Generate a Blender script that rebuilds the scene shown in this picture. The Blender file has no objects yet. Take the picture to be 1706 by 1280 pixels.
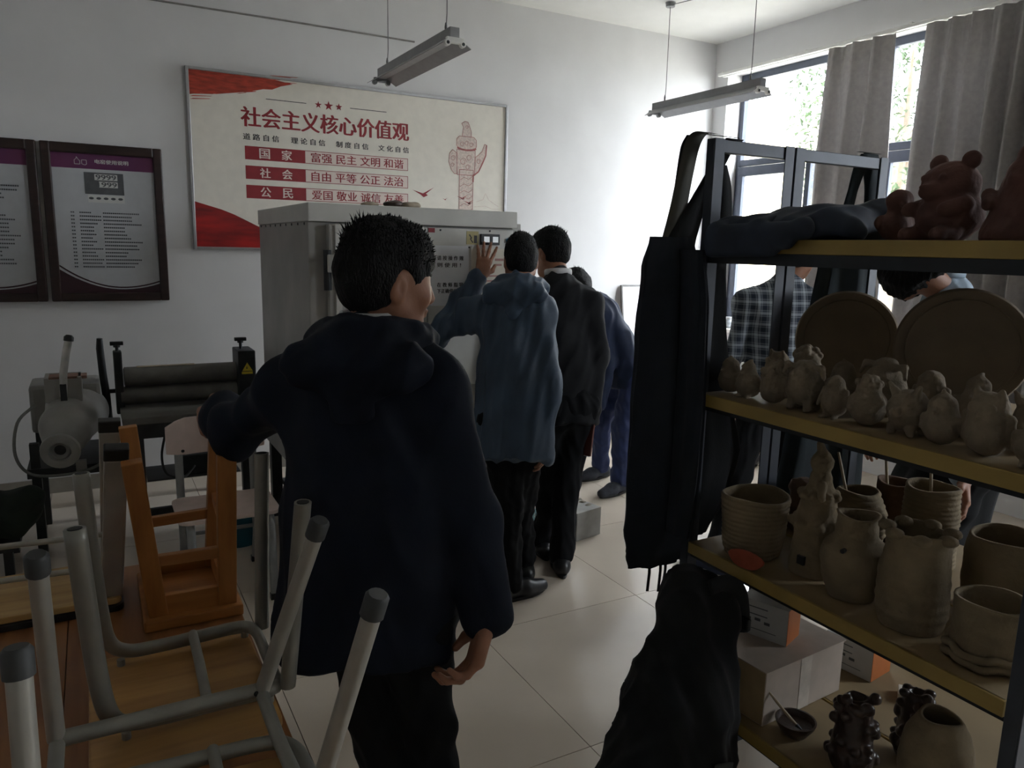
import bpy, bmesh, math, random
import numpy as np
from mathutils import Vector, Matrix

random.seed(7)
SC = bpy.context.scene
COL = SC.collection

# ---------------------------------------------------------------- camera
CAM_R = ((0.877142, -0.479681, 0.022981), (0.065212, 0.166383, 0.983903), (0.475783, 0.861524, -0.177222))
cd = bpy.data.cameras.new('camera')
cd.sensor_width = 36.0
cd.lens = 1264.45 / 1706.0 * 36.0
cd.clip_start = 0.05
cam = bpy.data.objects.new('camera', cd)
COL.objects.link(cam)
r_, u_, f_ = (Vector(v) for v in CAM_R)
cam.matrix_world = Matrix(((r_.x, u_.x, -f_.x, 0.0), (r_.y, u_.y, -f_.y, 0.0), (r_.z, u_.z, -f_.z, 1.65), (0, 0, 0, 1)))
SC.camera = cam

# ---------------------------------------------------------------- sky, exposure
WORLD_STRENGTH = 30.0
world = bpy.data.worlds.new('overcast_sky')
SC.world = world
world.use_nodes = True
bg = world.node_tree.nodes['Background']
bg.inputs[0].default_value = (0.90, 0.955, 1.0, 1)
bg.inputs[1].default_value = WORLD_STRENGTH
vs = SC.view_settings
vs.view_transform = 'Standard'
vs.look = 'None'
vs.gamma = 1.0
vs.use_curve_mapping = False
vs.exposure = 0.0
SC.cycles.max_bounces = 10
SC.cycles.diffuse_bounces = 6
SC.cycles.sample_clamp_indirect = 8.0
SC.cycles.caustics_reflective = False
SC.cycles.caustics_refractive = False

XW, YB, ZC = 5.155, 5.6, 3.52      # window wall, back wall, ceiling
XL, YF = -3.3, -2.6                # left wall, wall behind the camera
WT = 0.26                          # wall thickness
WIN = [(5.43, 3.05), (2.55, 0.35), (-0.1, -2.2)]   # window openings along the window wall
ZS, ZH = 0.95, 3.24                # sill and head of the openings


def portal(y0, y1):
    l = bpy.data.lights.new('window_daylight', 'AREA')
    l.shape = 'RECTANGLE'
    l.size = abs(y1 - y0)
    l.size_y = ZH - ZS
    l.cycles.is_portal = True
    o = bpy.data.objects.new('window_daylight', l)
    o.location = (XW + WT + 0.02, (y0 + y1) / 2, (ZS + ZH) / 2)
    o.rotation_euler = (math.radians(90), 0, math.radians(90))
    COL.objects.link(o)


for y0, y1 in WIN:
    portal(y0, y1)


# ---------------------------------------------------------------- materials
def lin(c):
    if isinstance(c, str):
        c = tuple(int(c[i:i + 2], 16) / 255 for i in (0, 2, 4))
    return tuple(x / 12.92 if x <= 0.04045 else ((x + 0.055) / 1.055) ** 2.4 for x in c)


MATS = {}


def mat(name, col, rough=0.6, metal=0.0, var=0.10, scale=18.0, bump=0.0, bscale=60.0, spec=0.5, stretch=(1, 1, 1), col2=None, coat=0.0):
    if name in MATS:
        return MATS[name]
    m = bpy.data.materials.new(name)
    m.use_nodes = True
    nt = m.node_tree
    b = nt.nodes['Principled BSDF']
    c = lin(col)
    c2 = lin(col2) if col2 else tuple(max(0, x * (1 - 2 * var)) for x in c)
    c1 = c if col2 else tuple(min(1, x * (1 + var)) for x in c)
    tc = nt.nodes.new('ShaderNodeTexCoord')
    mp = nt.nodes.new('ShaderNodeMapping')
    mp.inputs['Scale'].default_value = stretch
    nt.links.new(tc.outputs['Object'], mp.inputs['Vector'])
    nz = nt.nodes.new('ShaderNodeTexNoise')
    nz.inputs['Scale'].default_value = scale
    nz.inputs['Detail'].default_value = 6
    nt.links.new(mp.outputs[0], nz.inputs['Vector'])
    rp = nt.nodes.new('ShaderNodeValToRGB')
    rp.color_ramp.elements[0].position = 0.35
    rp.color_ramp.elements[1].position = 0.68
    rp.color_ramp.elements[0].color = (*c2, 1)
    rp.color_ramp.elements[1].color = (*c1, 1)
    nt.links.new(nz.outputs['Fac'], rp.inputs['Fac'])
    nt.links.new(rp.outputs['Color'], b.inputs['Base Color'])
    b.inputs['Roughness'].default_value = rough
    b.inputs['Metallic'].default_value = metal
    b.inputs['Specular IOR Level'].default_value = spec
    b.inputs['Coat Weight'].default_value = coat
    if bump:
        n2 = nt.nodes.new('ShaderNodeTexNoise')
        n2.inputs['Scale'].default_value = bscale
        n2.inputs['Detail'].default_value = 4
        nt.links.new(mp.outputs[0], n2.inputs['Vector'])
        bp = nt.nodes.new('ShaderNodeBump')
        bp.inputs['Strength'].default_value = bump
        bp.inputs['Distance'].default_value = 0.01
        nt.links.new(n2.outputs['Fac'], bp.inputs['Height'])
        nt.links.new(bp.outputs[0], b.inputs['Normal'])
    MATS[name] = m
    return m


def wood(name, c1, c2, rough=0.45, ax=1):
    st = [9, 9, 9]
    st[ax] = 0.9
    return mat(name, c2, rough=rough, col2=c1, scale=3.0, stretch=tuple(st), bump=0.06, bscale=8)


# ---------------------------------------------------------------- mesh building
class MB:
    """collects polygons and links them as one mesh object"""

    def __init__(s):
        s.v, s.f, s.mi = [], [], []
        s.cur = 0

    def add(s, vs_, fs_):
        o = len(s.v)
        s.v += [tuple(map(float, p)) for p in vs_]
        s.f += [tuple(i + o for i in f) for f in fs_]
        s.mi += [s.cur] * len(fs_)
        return s

    def box(s, c, d, R=None, taper=None):
        hx, hy, hz = (x / 2 for x in d)
        P = [(-hx, -hy, -hz), (hx, -hy, -hz), (hx, hy, -hz), (-hx, hy, -hz), (-hx, -hy, hz), (hx, -hy, hz), (hx, hy, hz), (-hx, hy, hz)]
        if taper:
            P = [(x * (taper if z > 0 else 1), y * (taper if z > 0 else 1), z) for x, y, z in P]
        if R is not None:
            P = [tuple(R @ Vector(p)) for p in P]
        P = [(p[0] + c[0], p[1] + c[1], p[2] + c[2]) for p in P]
        return s.add(P, [(0, 3, 2, 1), (4, 5, 6, 7), (0, 1, 5, 4), (1, 2, 6, 5), (2, 3, 7, 6), (3, 0, 4, 7)])

    def box2(s, a, b):
        return s.box([(x + y) / 2 for x, y in zip(a, b)], [abs(y - x) for x, y in zip(a, b)])

    def bar(s, a, b, w, h, up=(0, 0, 1)):
        """rectangular bar from a to b, w across and h along up"""
        a, b = Vector(a), Vector(b)
        d = (b - a).normalized()
        up = Vector(up)
        x = d.cross(up)
        if x.length < 1e-4:
            x = d.cross(Vector((1, 0, 0)))
        x.normalize()
        y = x.cross(d)
        P = []
        for q in (a, b):
            for i, j in ((-1, -1), (1, -1), (1, 1), (-1, 1)):
                P.append(q + x * (i * w / 2) + y * (j * h / 2))
        return s.add(P, [(0, 1, 2, 3), (7, 6, 5, 4), (0, 4, 5, 1), (1, 5, 6, 2), (2, 6, 7, 3), (3, 7, 4, 0)])

    def tube(s, pts, r, n=10, flat=1.0, up=(0, 0, 1), caps=True):
        """swept ellipse through pts; r a number or a list"""
        pts = [Vector(p) for p in pts]
        m = len(pts)
        rs = r if isinstance(r, (list, tuple)) else [r] * m
        up = Vector(up)
        P, F = [], []
        x = None
        for i, p in enumerate(pts):
            d = (pts[min(i + 1, m - 1)] - pts[max(i - 1, 0)]).normalized()
            if x is None:
                x = d.cross(up)
                if x.length < 1e-3:
                    x = d.cross(Vector((1, 0.2, 0)))
            x = (x - d * x.dot(d)).normalized()
            y = x.cross(d)
            for k in range(n):
                t = 2 * math.pi * k / n
                P.append(p + x * (math.cos(t) * rs[i]) + y * (math.sin(t) * rs[i] * flat))
        for i in range(m - 1):
            for k in range(n):
                a, b = i * n + k, i * n + (k + 1) % n
                F.append((a, b, b + n, a + n))
        if caps:
            F.append(tuple(range(n - 1, -1, -1)))
            F.append(tuple((m - 1) * n + k for k in range(n)))
        return s.add(P, F)

    def cyl(s, a, b, r, n=16, r2=None):
        return s.tube([a, b], [r, r if r2 is None else r2], n)

    def lathe(s, prof, c=(0, 0, 0), n=28, wob=0.0, seed=0, axis=None, cap=True):
        """profile of (r, z) turned about z at c"""
        P, F = [], []
        m = len(prof)
        for i, (r, z) in enumerate(prof):
            for k in range(n):
                t = 2 * math.pi * k / n
                w = 1 + wob * (math.sin(2 * t + seed) * 0.6 + math.sin(3 * t + seed * 1.7 + z * 30) * 0.4)
                P.append(Vector((r * w * math.cos(t), r * w * math.sin(t), z)))
        if axis is not None:
            q = Vector((0, 0, 1)).rotation_difference(Vector(axis).normalized())
            P = [q @ p for p in P]
        P = [p + Vector(c) for p in P]
        for i in range(m - 1):
            for k in range(n):
                a, b = i * n + k, i * n + (k + 1) % n
                F.append((a, b, b + n, a + n))
        if cap:
            F.append(tuple(range(n - 1, -1, -1)))
            F.append(tuple((m - 1) * n + k for k in range(n)))
        return s.add(P, F)

    def sphere(s, c, r, n=14, m=9):
        r = r if isinstance(r, (tuple, list)) else (r, r, r)
        P, F = [], []
        for i in range(m + 1):
            a = math.pi * (i + 0.001) / (m + 0.002) - math.pi / 2
            for k in range(n):
                t = 2 * math.pi * k / n
                P.append((c[0] + r[0] * math.cos(a) * math.cos(t), c[1] + r[1] * math.cos(a) * math.sin(t), c[2] + r[2] * math.sin(a)))
        for i in range(m):
            for k in range(n):
                a, b = i * n + k, i * n + (k + 1) % n
                F.append((a, b, b + n, a + n))
        F.append(tuple(range(n - 1, -1, -1)))
        F.append(tuple(m * n + k for k in range(n)))
        return s.add(P, F)

    def prism(s, poly, o, ux, uy, th):
        """polygon (2D) on the plane o + x ux + y uy, th thick along ux x uy"""
        o, ux, uy = Vector(o), Vector(ux), Vector(uy)
        nz = ux.cross(uy).normalized()
        n = len(poly)
        A = [o + ux * x + uy * y for x, y in poly]
        B = [p + nz * th for p in A]
        F = [tuple(range(n - 1, -1, -1)), tuple(range(n, 2 * n))]
        for i in range(n):
            j = (i + 1) % n
            F.append((i, j, j + n, i + n))
        return s.add(A + B, F)

    def grid(s, fn, nu, nv, th=0.0):
        P = [fn(i / nu, j / nv) for j in range(nv + 1) for i in range(nu + 1)]
        F = [(j * (nu + 1) + i, j * (nu + 1) + i + 1, (j + 1) * (nu + 1) + i + 1, (j + 1) * (nu + 1) + i) for j in range(nv) for i in range(nu)]
        return s.add(P, F)

    def build(s, name, m, parent=None, smooth=False, bevel=0.0, loc=None, world=True, seg=2, angle=40):
        if loc is not None:
            off = Vector(loc)
        elif parent is not None and world:
            off = Vector(ROOTLOC.get(parent.name, (0, 0, 0)))
        else:
            off = Vector((0, 0, 0))
        me = bpy.data.meshes.new(name)
        me.from_pydata([(p[0] - off.x, p[1] - off.y, p[2] - off.z) for p in s.v], [], s.f)
        ms = m if isinstance(m, (list, tuple)) else [m]
        for q in ms:
            me.materials.append(q)
        if len(ms) > 1:
            me.polygons.foreach_set('material_index', s.mi)
        if bevel:
            bm = bmesh.new()
            bm.from_mesh(me)
            ed = [e for e in bm.edges if len(e.link_faces) == 2 and e.calc_face_angle(0) > math.radians(angle)]
            bmesh.ops.bevel(bm, geom=ed, offset=bevel, segments=seg, affect='EDGES', profile=0.6, clamp_overlap=True)
            bm.to_mesh(me)
            bm.free()
        me.update()
        if smooth:
            me.polygons.foreach_set('use_smooth', [True] * len(me.polygons))
            if smooth != 'all':
                me.set_sharp_from_angle(angle=math.radians(50))
        return link(name, me, parent, loc)


ROOTLOC = {}


def link(name, me, parent=None, loc=None):
    o = bpy.data.objects.new(name, me)
    COL.objects.link(o)
    if parent is not None:
        o.parent = parent
        ROOTLOC[o.name] = ROOTLOC.get(parent.name, (0, 0, 0))
    elif loc is not None:
        o.location = loc
        ROOTLOC[o.name] = tuple(loc)
    return o


def tag(o, label, cat, group=None, kind=None):
    if label:
        o['label'] = label
    if cat:
        o['category'] = cat
    if group:
        o['group'] = group
    if kind:
        o['kind'] = kind
    return o


def thing(name, label, cat, loc=(0, 0, 0), group=None):
    o = bpy.data.objects.new(name, None)
    o.empty_display_size = 0.05
    COL.objects.link(o)
    o.location = loc
    ROOTLOC[o.name] = tuple(loc)
    return tag(o, label, cat, group)


def struct(o):
    o['kind'] = 'structure'
    return o


# ---------------------------------------------------------------- smooth-union bodies
def V(*a):
    return np.array(a if len(a) > 1 else a[0], dtype=np.float64)


def nrm(v):
    v = V(v)
    return v / max(1e-9, np.linalg.norm(v))


class Sdf:
    def __init__(s):
        s.ops = []

    def cap(s, a, b, ra, rb=None, k=0.02, ax=None, sq=1.0, sub=False):
        """tapered capsule, squeezed by sq along ax"""
        a, b = V(a), V(b)
        rb = ra if rb is None else rb
        R = max(ra, rb) * max(1.0, sq)
        lo, hi = np.minimum(a, b) - R, np.maximum(a, b) + R
        ba = b - a
        L = max(1e-9, float(ba @ ba))
        axn = None if ax is None else nrm(ax)

        def fn(P):
            q = P - a
            bb = ba
            LL = L
            if axn is not None:
                q = q + (q @ axn)[..., None] * (1 / sq - 1) * axn
                bb = ba + (ba @ axn) * (1 / sq - 1) * axn
                LL = max(1e-9, float(bb @ bb))
            h = np.clip(q @ bb / LL, 0, 1)
            d = np.linalg.norm(q - h[..., None] * bb, axis=-1) - (ra + (rb - ra) * h)
            return d * min(1.0, sq)
        s.ops.append((fn, lo, hi, k, sub))
        return s

    def chain(s, pts, rs, k=0.02, **kw):
        for i in range(len(pts) - 1):
            s.cap(pts[i], pts[i + 1], rs[i], rs[i + 1], k, **kw)
        return s

    def ell(s, c, r, k=0.02, R=None, sub=False):
        """ellipsoid; R rows are its axes"""
        c, r = V(c), V(r)
        R = np.eye(3) if R is None else np.array(R, float)
        e = np.sqrt(((R * r[:, None]) ** 2).sum(0))

        def fn(P):
            q = (P - c) @ R.T
            k0 = np.linalg.norm(q / r, axis=-1)
            k1 = np.linalg.norm(q / (r * r), axis=-1)
            return k0 * (k0 - 1) / np.maximum(k1, 1e-6)
        s.ops.append((fn, c - e, c + e, k, sub))
        return s

    def half(s, n, p, k=0.004):
        """keep the side of the plane through p that n points to"""
        n, p = nrm(n), V(p)
        s.ops.append((lambda P: (P - p) @ n, None, None, k, True))
        return s

    def data(s, vox):
        pos = [o for o in s.ops if not o[4]]
        lo = np.min([o[1] for o in pos], 0) - 3 * vox
        hi = np.max([o[2] for o in pos], 0) + 3 * vox
        n = np.ceil((hi - lo) / vox).astype(int) + 1
        D = np.full(n, 0.5)
        ax = [lo[i] + np.arange(n[i]) * vox for i in range(3)]
        for fn, a, b, k, sub in s.ops:
            if a is None:
                sl = tuple(slice(0, n[i]) for i in range(3))
            else:
                i0 = np.clip(np.floor((a - k - 3 * vox - lo) / vox).astype(int), 0, n)
                i1 = np.clip(np.ceil((b + k + 3 * vox - lo) / vox).astype(int) + 1, 0, n)
                if (i1 <= i0).any():
                    continue
                sl = tuple(slice(i0[i], i1[i]) for i in range(3))
            G = np.stack(np.meshgrid(*[ax[i][sl[i]] for i in range(3)], indexing='ij'), -1)
            d = fn(G)
            e = D[sl]
            if sub:
                d = -d
                h = np.maximum(k - np.abs(e - d), 0) / k
                D[sl] = np.maximum(e, d) + h * h * k * 0.25
            else:
                h = np.maximum(k - np.abs(e - d), 0) / k
                D[sl] = np.minimum(e, d) - h * h * k * 0.25
        return nets(D, lo, vox)


def nets(D, lo, vox):
    s = D < 0
    n = D.shape
    off = [(i, j, k) for i in (0, 1) for j in (0, 1) for k in (0, 1)]
    cnt = sum(s[i:n[0] - 1 + i, j:n[1] - 1 + j, k:n[2] - 1 + k].astype(np.int8) for i, j, k in off)
    idx = np.argwhere((cnt > 0) & (cnt < 8))
    vid = np.full((n[0] - 1, n[1] - 1, n[2] - 1), -1, dtype=np.int64)
    vid[tuple(idx.T)] = np.arange(len(idx))
    val = np.stack([D[idx[:, 0] + i, idx[:, 1] + j, idx[:, 2] + k] for i, j, k in off], 1)
    acc = np.zeros((len(idx), 3))
    num = np.zeros(len(idx))
    O = np.array(off, float)
    for a in range(8):
        for b in range(a + 1, 8):
            if np.abs(O[a] - O[b]).sum() != 1:
                continue
            va, vb = val[:, a], val[:, b]
            c = (va < 0) != (vb < 0)
            t = np.where(c, va / np.where(c, va - vb, 1), 0)
            acc += np.where(c[:, None], O[a] + t[:, None] * (O[b] - O[a]), 0)
            num += c
    P = lo + (idx + acc / num[:, None]) * vox
    F = []
    for axis in range(3):
        sl0 = [slice(None)] * 3
        sl1 = [slice(None)] * 3
        sl0[axis] = slice(0, n[axis] - 1)
        sl1[axis] = slice(1, n[axis])
        A, B = s[tuple(sl0)], s[tuple(sl1)]
        e = np.argwhere(A != B)
        b, c = (axis + 1) % 3, (axis + 2) % 3
        e = e[(e[:, b] > 0) & (e[:, c] > 0) & (e[:, b] < n[b] - 1) & (e[:, c] < n[c] - 1)]
        sg = A[tuple(e.T)]
        q = []
        for db, dc in ((-1, -1), (0, -1), (0, 0), (-1, 0)):
            g = e.copy()
            g[:, b] += db
            g[:, c] += dc
            q.append(vid[tuple(g.T)])
        q = np.stack(q, 1)
        q[~sg] = q[~sg][:, ::-1]
        F.append(q)
    F = np.concatenate(F)
    return P, F[(F >= 0).all(1)]


def folds(P, amp, freq, seed, stretch=(1, 1, 1), n=7, warp=0.5):
    """smooth random ripple field"""
    g = np.random.RandomState(seed)
    Q = P * np.array(stretch) * freq
    w = np.sin(Q[:, [1, 2, 0]] * 0.7 + g.rand(3) * 6) * warp
    Q = Q + w
    d = np.zeros(len(P))
    for i in range(n):
        k = g.randn(3)
        k = k / np.linalg.norm(k) * (0.6 + 1.3 * g.rand())
        x = np.sin(Q @ k + g.rand() * 6.28)
        d += (1 - np.abs(x) * 1.6) / n if i % 2 else x / n
    return d * amp * 1.6


def mesh_np(name, P, F):
    me = bpy.data.meshes.new(name)
    me.vertices.add(len(P))
    me.vertices.foreach_set('co', np.ascontiguousarray(P, dtype=np.float32).ravel())
    me.loops.add(F.size)
    me.loops.foreach_set('vertex_index', np.ascontiguousarray(F, dtype=np.int32).ravel())
    me.polygons.add(len(F))
    me.polygons.foreach_set('loop_start', np.arange(0, F.size, F.shape[1], dtype=np.int32))
    me.polygons.foreach_set('use_smooth', np.ones(len(F), dtype=bool))
    me.update(calc_edges=True)
    me.validate()
    return me


def body(name, sdf, vox, m, parent=None, loc=None, disp=None, parts=None, floor=None):
    """turn a smooth-union body into a mesh object; parts = further (sdf, vox) joined in"""
    P, F = sdf.data(vox)
    if disp is not None:
        amp, freq, seed, st = disp
        me0 = mesh_np('tmp', P, F)
        N = np.empty(len(P) * 3, dtype=np.float32)
        me0.vertex_normals.foreach_get('vector', N)
        bpy.data.meshes.remove(me0)
        P = P + N.reshape(-1, 3) * folds(P, amp, freq, seed, st)[:, None]
    if floor is not None:
        P[:, 2] = np.maximum(P[:, 2], floor)
    for sd, vx in (parts or []):
        P2, F2 = sd.data(vx)
        F = np.concatenate([F, F2 + len(P)])
        P = np.concatenate([P, P2])
    off = V(loc) if loc is not None else (V(ROOTLOC.get(parent.name, (0, 0, 0))) if parent is not None else V(0, 0, 0))
    me = mesh_np(name, P - off, F)
    me.materials.append(m)
    return link(name, me, parent, loc)


def lettering(txt, x0, x1, z0, z1, y, m, parent, name='lettering', bold=0.0, ndir=(1, 0, 0)):
    """flat print filling a box on a wall that faces -Y"""
    c = bpy.data.curves.new('t', 'FONT')
    c.body = txt
    c.size = 1
    o = bpy.data.objects.new('t', c)
    me = bpy.data.meshes.new_from_object(o)
    bpy.data.objects.remove(o)
    bpy.data.curves.remove(c)
    n = len(me.vertices)
    A = np.empty(n * 3, dtype=np.float32)
    me.vertices.foreach_get('co', A)
    A = A.reshape(-1, 3)
    lo, hi = A.min(0), A.max(0)
    B = np.empty_like(A)
    off = V(ROOTLOC.get(parent.name, (0, 0, 0)))
    B[:, 0] = x0 + (A[:, 0] - lo[0]) / (hi[0] - lo[0]) * (x1 - x0) - off[0]
    B[:, 2] = z0 + (A[:, 1] - lo[1]) / (hi[1] - lo[1]) * (z1 - z0) - off[2]
    B[:, 1] = y - off[1]
    me.vertices.foreach_set('co', B.ravel())
    me.update()
    V0 = [tuple(v.co) for v in me.vertices]
    F0 = [tuple(p.vertices) for p in me.polygons]
    bpy.data.meshes.remove(me)
    b = MB()
    u = bold * (z1 - z0)
    for i, (dx, dz) in enumerate([(0, 0)] if not bold else [(0, 0), (-u, 0), (u, 0), (-u / 2, u * 0.25), (u / 2, -u * 0.25)]):
        b.add([(x + dx, yy - i * 0.00004, z + dz) for x, yy, z in V0], F0)
    return b.build(name, m, parent, world=False)


def copy_tree(root, loc, rotz=0.0, label=None, scale=None):
    r = root.copy()
    COL.objects.link(r)
    r.location = loc
    r.rotation_euler = (0, 0, rotz)
    if scale:
        r.scale = (scale,) * 3
    if label:
        r['label'] = label
    for ch in list(root.children):
        c = ch.copy()
        COL.objects.link(c)
        c.parent = r
        for g in ch.children:
            d = g.copy()
            COL.objects.link(d)
            d.parent = c
    return r

# ---------------------------------------------------------------- room shell
M_WALL = mat('wall_paint', 'dcdcdd', rough=0.85, var=0.02, scale=3, bump=0.02, bscale=40)
M_CEIL = mat('ceiling_paint', 'e9e9e6', rough=0.9, var=0.02, scale=3)
M_TILE = mat('porcelain_tile', 'cdc1b1', rough=0.17, var=0.035, scale=2.2, spec=0.5)
M_GROUT = mat('dark_grout', '5a544c', rough=0.9)
M_WHITE = mat('white_paint', 'ebebe8', rough=0.6, var=0.03)

fl = struct(MB().box2((XL - 0.2, YF - 0.2, -0.12), (XW + 0.24, YB + 0.18, -0.005)).build('floor', M_GROUT))
TS = 0.846
full_tile = None
i0, i1 = math.floor((XL - 1.369) / TS), math.ceil((XW - 1.369) / TS)
j0, j1 = math.floor((YF - 1.874) / TS), math.ceil((YB - 1.874) / TS)
for i in range(i0, i1):
    for j in range(j0, j1):
        xa, xb = max(1.369 + i * TS, XL), min(1.369 + (i + 1) * TS, XW)
        ya, yb = max(1.874 + j * TS, YF), min(1.874 + (j + 1) * TS, YB)
        if xb - xa < 0.02 or yb - ya < 0.02:
            continue
        fullt = xb - xa > TS - 1e-4 and yb - ya > TS - 1e-4
        if fullt and full_tile is not None:
            o = bpy.data.objects.new('floor_tile', full_tile)
            COL.objects.link(o)
            o.parent = fl
            o.location = (xa, ya, 0)
            continue
        o = MB().box2((0.0015, 0.0015, -0.005), (xb - xa - 0.0015, yb - ya - 0.0015, 0)).build('floor_tile', M_TILE, fl, world=False)
        o.location = (xa, ya, 0)
        if fullt:
            full_tile = o.data

struct(MB().box2((XL - 0.2, YF - 0.2, ZC), (XW + WT, YB + 0.2, ZC + 0.15)).build('ceiling', M_CEIL))
struct(MB().box2((XL - 0.2, YB, -0.005), (XW + WT, YB + 0.2, ZC)).build('wall_back', M_WALL))
struct(MB().box2((XL - 0.2, YF - 0.2, -0.005), (XL, YB, ZC)).build('wall_left', M_WALL))
struct(MB().box2((XL, YF - 0.2, -0.005), (XW + WT, YF, ZC)).build('wall_front', M_WALL))
w = MB()
w.box2((XW, YF, -0.005), (XW + WT, YB, ZS)).box2((XW, YF, ZH), (XW + WT, YB, ZC))
edges = [YB] + [y for p in WIN for y in p] + [YF]
for a, b in zip(edges[::2], edges[1::2]):
    w.box2((XW, b, ZS), (XW + WT, a, ZH))
struct(w.build('wall_right', M_WALL))
struct(MB().box2((XL + 0.001, YB - 0.012, 0.0), (XW - 0.001, YB - 0.0005, 0.1)).build('baseboard_back', mat('skirting', '8d8880', rough=0.4, var=0.04)))

# ---------------------------------------------------------------- windows
M_FRAME = mat('window_aluminium', '3d4350', rough=0.4, metal=0.3, var=0.05)
M_GLASS = bpy.data.materials.new('window_glass')
M_GLASS.use_nodes = True
nt = M_GLASS.node_tree
nt.nodes.remove(nt.nodes['Principled BSDF'])
tr = nt.nodes.new('ShaderNodeBsdfTransparent')
tr.inputs[0].default_value = (0.94, 0.945, 0.955, 1)
gl = nt.nodes.new('ShaderNodeBsdfGlossy')
gl.inputs['Roughness'].default_value = 0.02
mx = nt.nodes.new('ShaderNodeMixShader')
mx.inputs[0].default_value = 0.035
nt.links.new(tr.outputs[0], mx.inputs[1])
nt.links.new(gl.outputs[0], mx.inputs[2])
nt.links.new(mx.outputs[0], nt.nodes['Material Output'].inputs['Surface'])

for wi, (ya, yb) in enumerate(WIN):
    X0, X1 = 5.325, 5.385
    f = MB()
    f.box2((X0, yb, ZS), (X1, ya, ZS + 0.05)).box2((X0, yb, ZH - 0.06), (X1, ya, ZH))
    ms = [5.43, 4.60, 3.93, 3.05] if wi == 0 else [ya - (ya - yb) * k / 3 for k in range(4)]
    n = 3
    for k, y in enumerate(ms):
        c = y - 0.025 if k == 0 else (y + 0.025 if k == n else y)
        f.box2((X0 + 0.001, c - 0.025, ZS), (X1 - 0.001, c + 0.025, 2.46 if (wi == 0 and k == 1) else ZH))
    f.box2((X0 + 0.002, yb, 2.43), (X1 - 0.002, ya, 2.49))
    wo = struct(f.build('window_%d' % (wi + 1), M_FRAME, bevel=0.004, seg=1))
    for k in range(n):
        a, b = ms[k] - 0.03, ms[k + 1] + 0.03
        p = MB().box2((5.352, b, 2.47), (5.358, a, ZH - 0.04)).build('pane', M_GLASS, wo)
        if k % 2 == 0:
            s = MB()
            a, b = a - 0.015, b + 0.015
            z0, z1 = ZS + 0.055, 2.425
            s.box2((X0 - 0.02, b, z0), (X0 + 0.025, a, z0 + 0.07)).box2((X0 - 0.02, b, z1 - 0.085), (X0 + 0.025, a, z1))
            s.box2((X0 - 0.019, a - 0.065, z0), (X0 + 0.024, a, z1)).box2((X0 - 0.019, b, z0), (X0 + 0.024, b + 0.065, z1))
            so = s.build('sash', M_FRAME, wo, bevel=0.004, seg=1)
            MB().box2((5.322, b + 0.05, z0 + 0.05), (5.328, a - 0.05, z1 - 0.06)).build('pane', M_GLASS, so)
            MB().box2((X0 - 0.04, b + 0.02, 1.55), (X0 - 0.02, b + 0.045, 1.67)).build('handle', M_FRAME, so, bevel=0.004)
        else:
            MB().box2((5.352, b, ZS + 0.03), (5.358, a, 2.45)).build('pane', M_GLASS, wo)
    MB().box2((XW - 0.05, yb - 0.04, ZS - 0.03), (X0, ya + 0.04, ZS + 0.004)).build('window_sill', M_WHITE, wo, bevel=0.006)

# curtain track
tk = MB()
tk.box2((XW - 0.045, YF + 0.05, 3.205), (XW - 0.005, 5.46, 3.235))
tk.box2((XW - 0.10, YF + 0.05, 3.205), (XW - 0.075, 5.46, 3.23))
for y in np.arange(5.4, YF + 0.1, -0.9):
    tk.box2((XW - 0.10, y - 0.012, 3.228), (XW - 0.002, y + 0.012, 3.24))
struct(tk.build('trim_1', M_WHITE, bevel=0.003, seg=1))

# curtains
M_CURT = mat('curtain_linen', 'a8a4a2', rough=0.9, var=0.06, scale=30, bump=0.15, bscale=220)
nt = M_CURT.node_tree
b = nt.nodes['Principled BSDF']
tl = nt.nodes.new('ShaderNodeBsdfTranslucent')
tl.inputs[0].default_value = (0.40, 0.385, 0.38, 1)
mx = nt.nodes.new('ShaderNodeMixShader')
mx.inputs[0].default_value = 0.24
nt.links.new(b.outputs[0], mx.inputs[1])
nt.links.new(tl.outputs[0], mx.inputs[2])
nt.links.new(mx.outputs[0], nt.nodes['Material Output'].inputs['Surface'])


def curtain(ya, yb, za, zb, label, seed, flare=0.05, pleats=None):
    L = abs(ya - yb)
    n = pleats or max(4, int(L / 0.125))
    g = np.random.RandomState(seed)
    ph = np.cumsum(0.75 + 0.5 * g.rand(n + 2))
    ph = ph / ph[-1]

    def fn(u, v):                       # v = 0 at the top
        ui = np.interp(u, np.linspace(0, 1, n + 2), ph)
        amp = 0.024 + 0.038 * min(1, v * 3.5)
        a = ui * n * 2 * math.pi
        drift = 0.016 * math.sin(5 * v + seed + 7 * u)
        y = ya + (yb - ya) * u + (0.5 - u) * flare * 2 * (v ** 0.8) * (1 if ya > yb else -1) + drift * v
        x = XW - 0.088 - amp * math.sin(a + 0.4 * math.sin(3 * v + u * 9)) - 0.010 * math.sin(2.3 * a + v * 2)
        z = za + (zb - za) * v
        return (x, y, z)
    m = MB()
    m.grid(fn, n * 14, 22)
    me_o = m.build('curtain', M_CURT, smooth='all', loc=(XW - 0.09, (ya + yb) / 2, zb))
    tag(me_o, label, 'curtain', 'linen curtains along the window wall')
    sm = me_o.modifiers.new('cloth_thickness', 'SOLIDIFY')
    sm.thickness = 0.002
    return me_o


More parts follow.
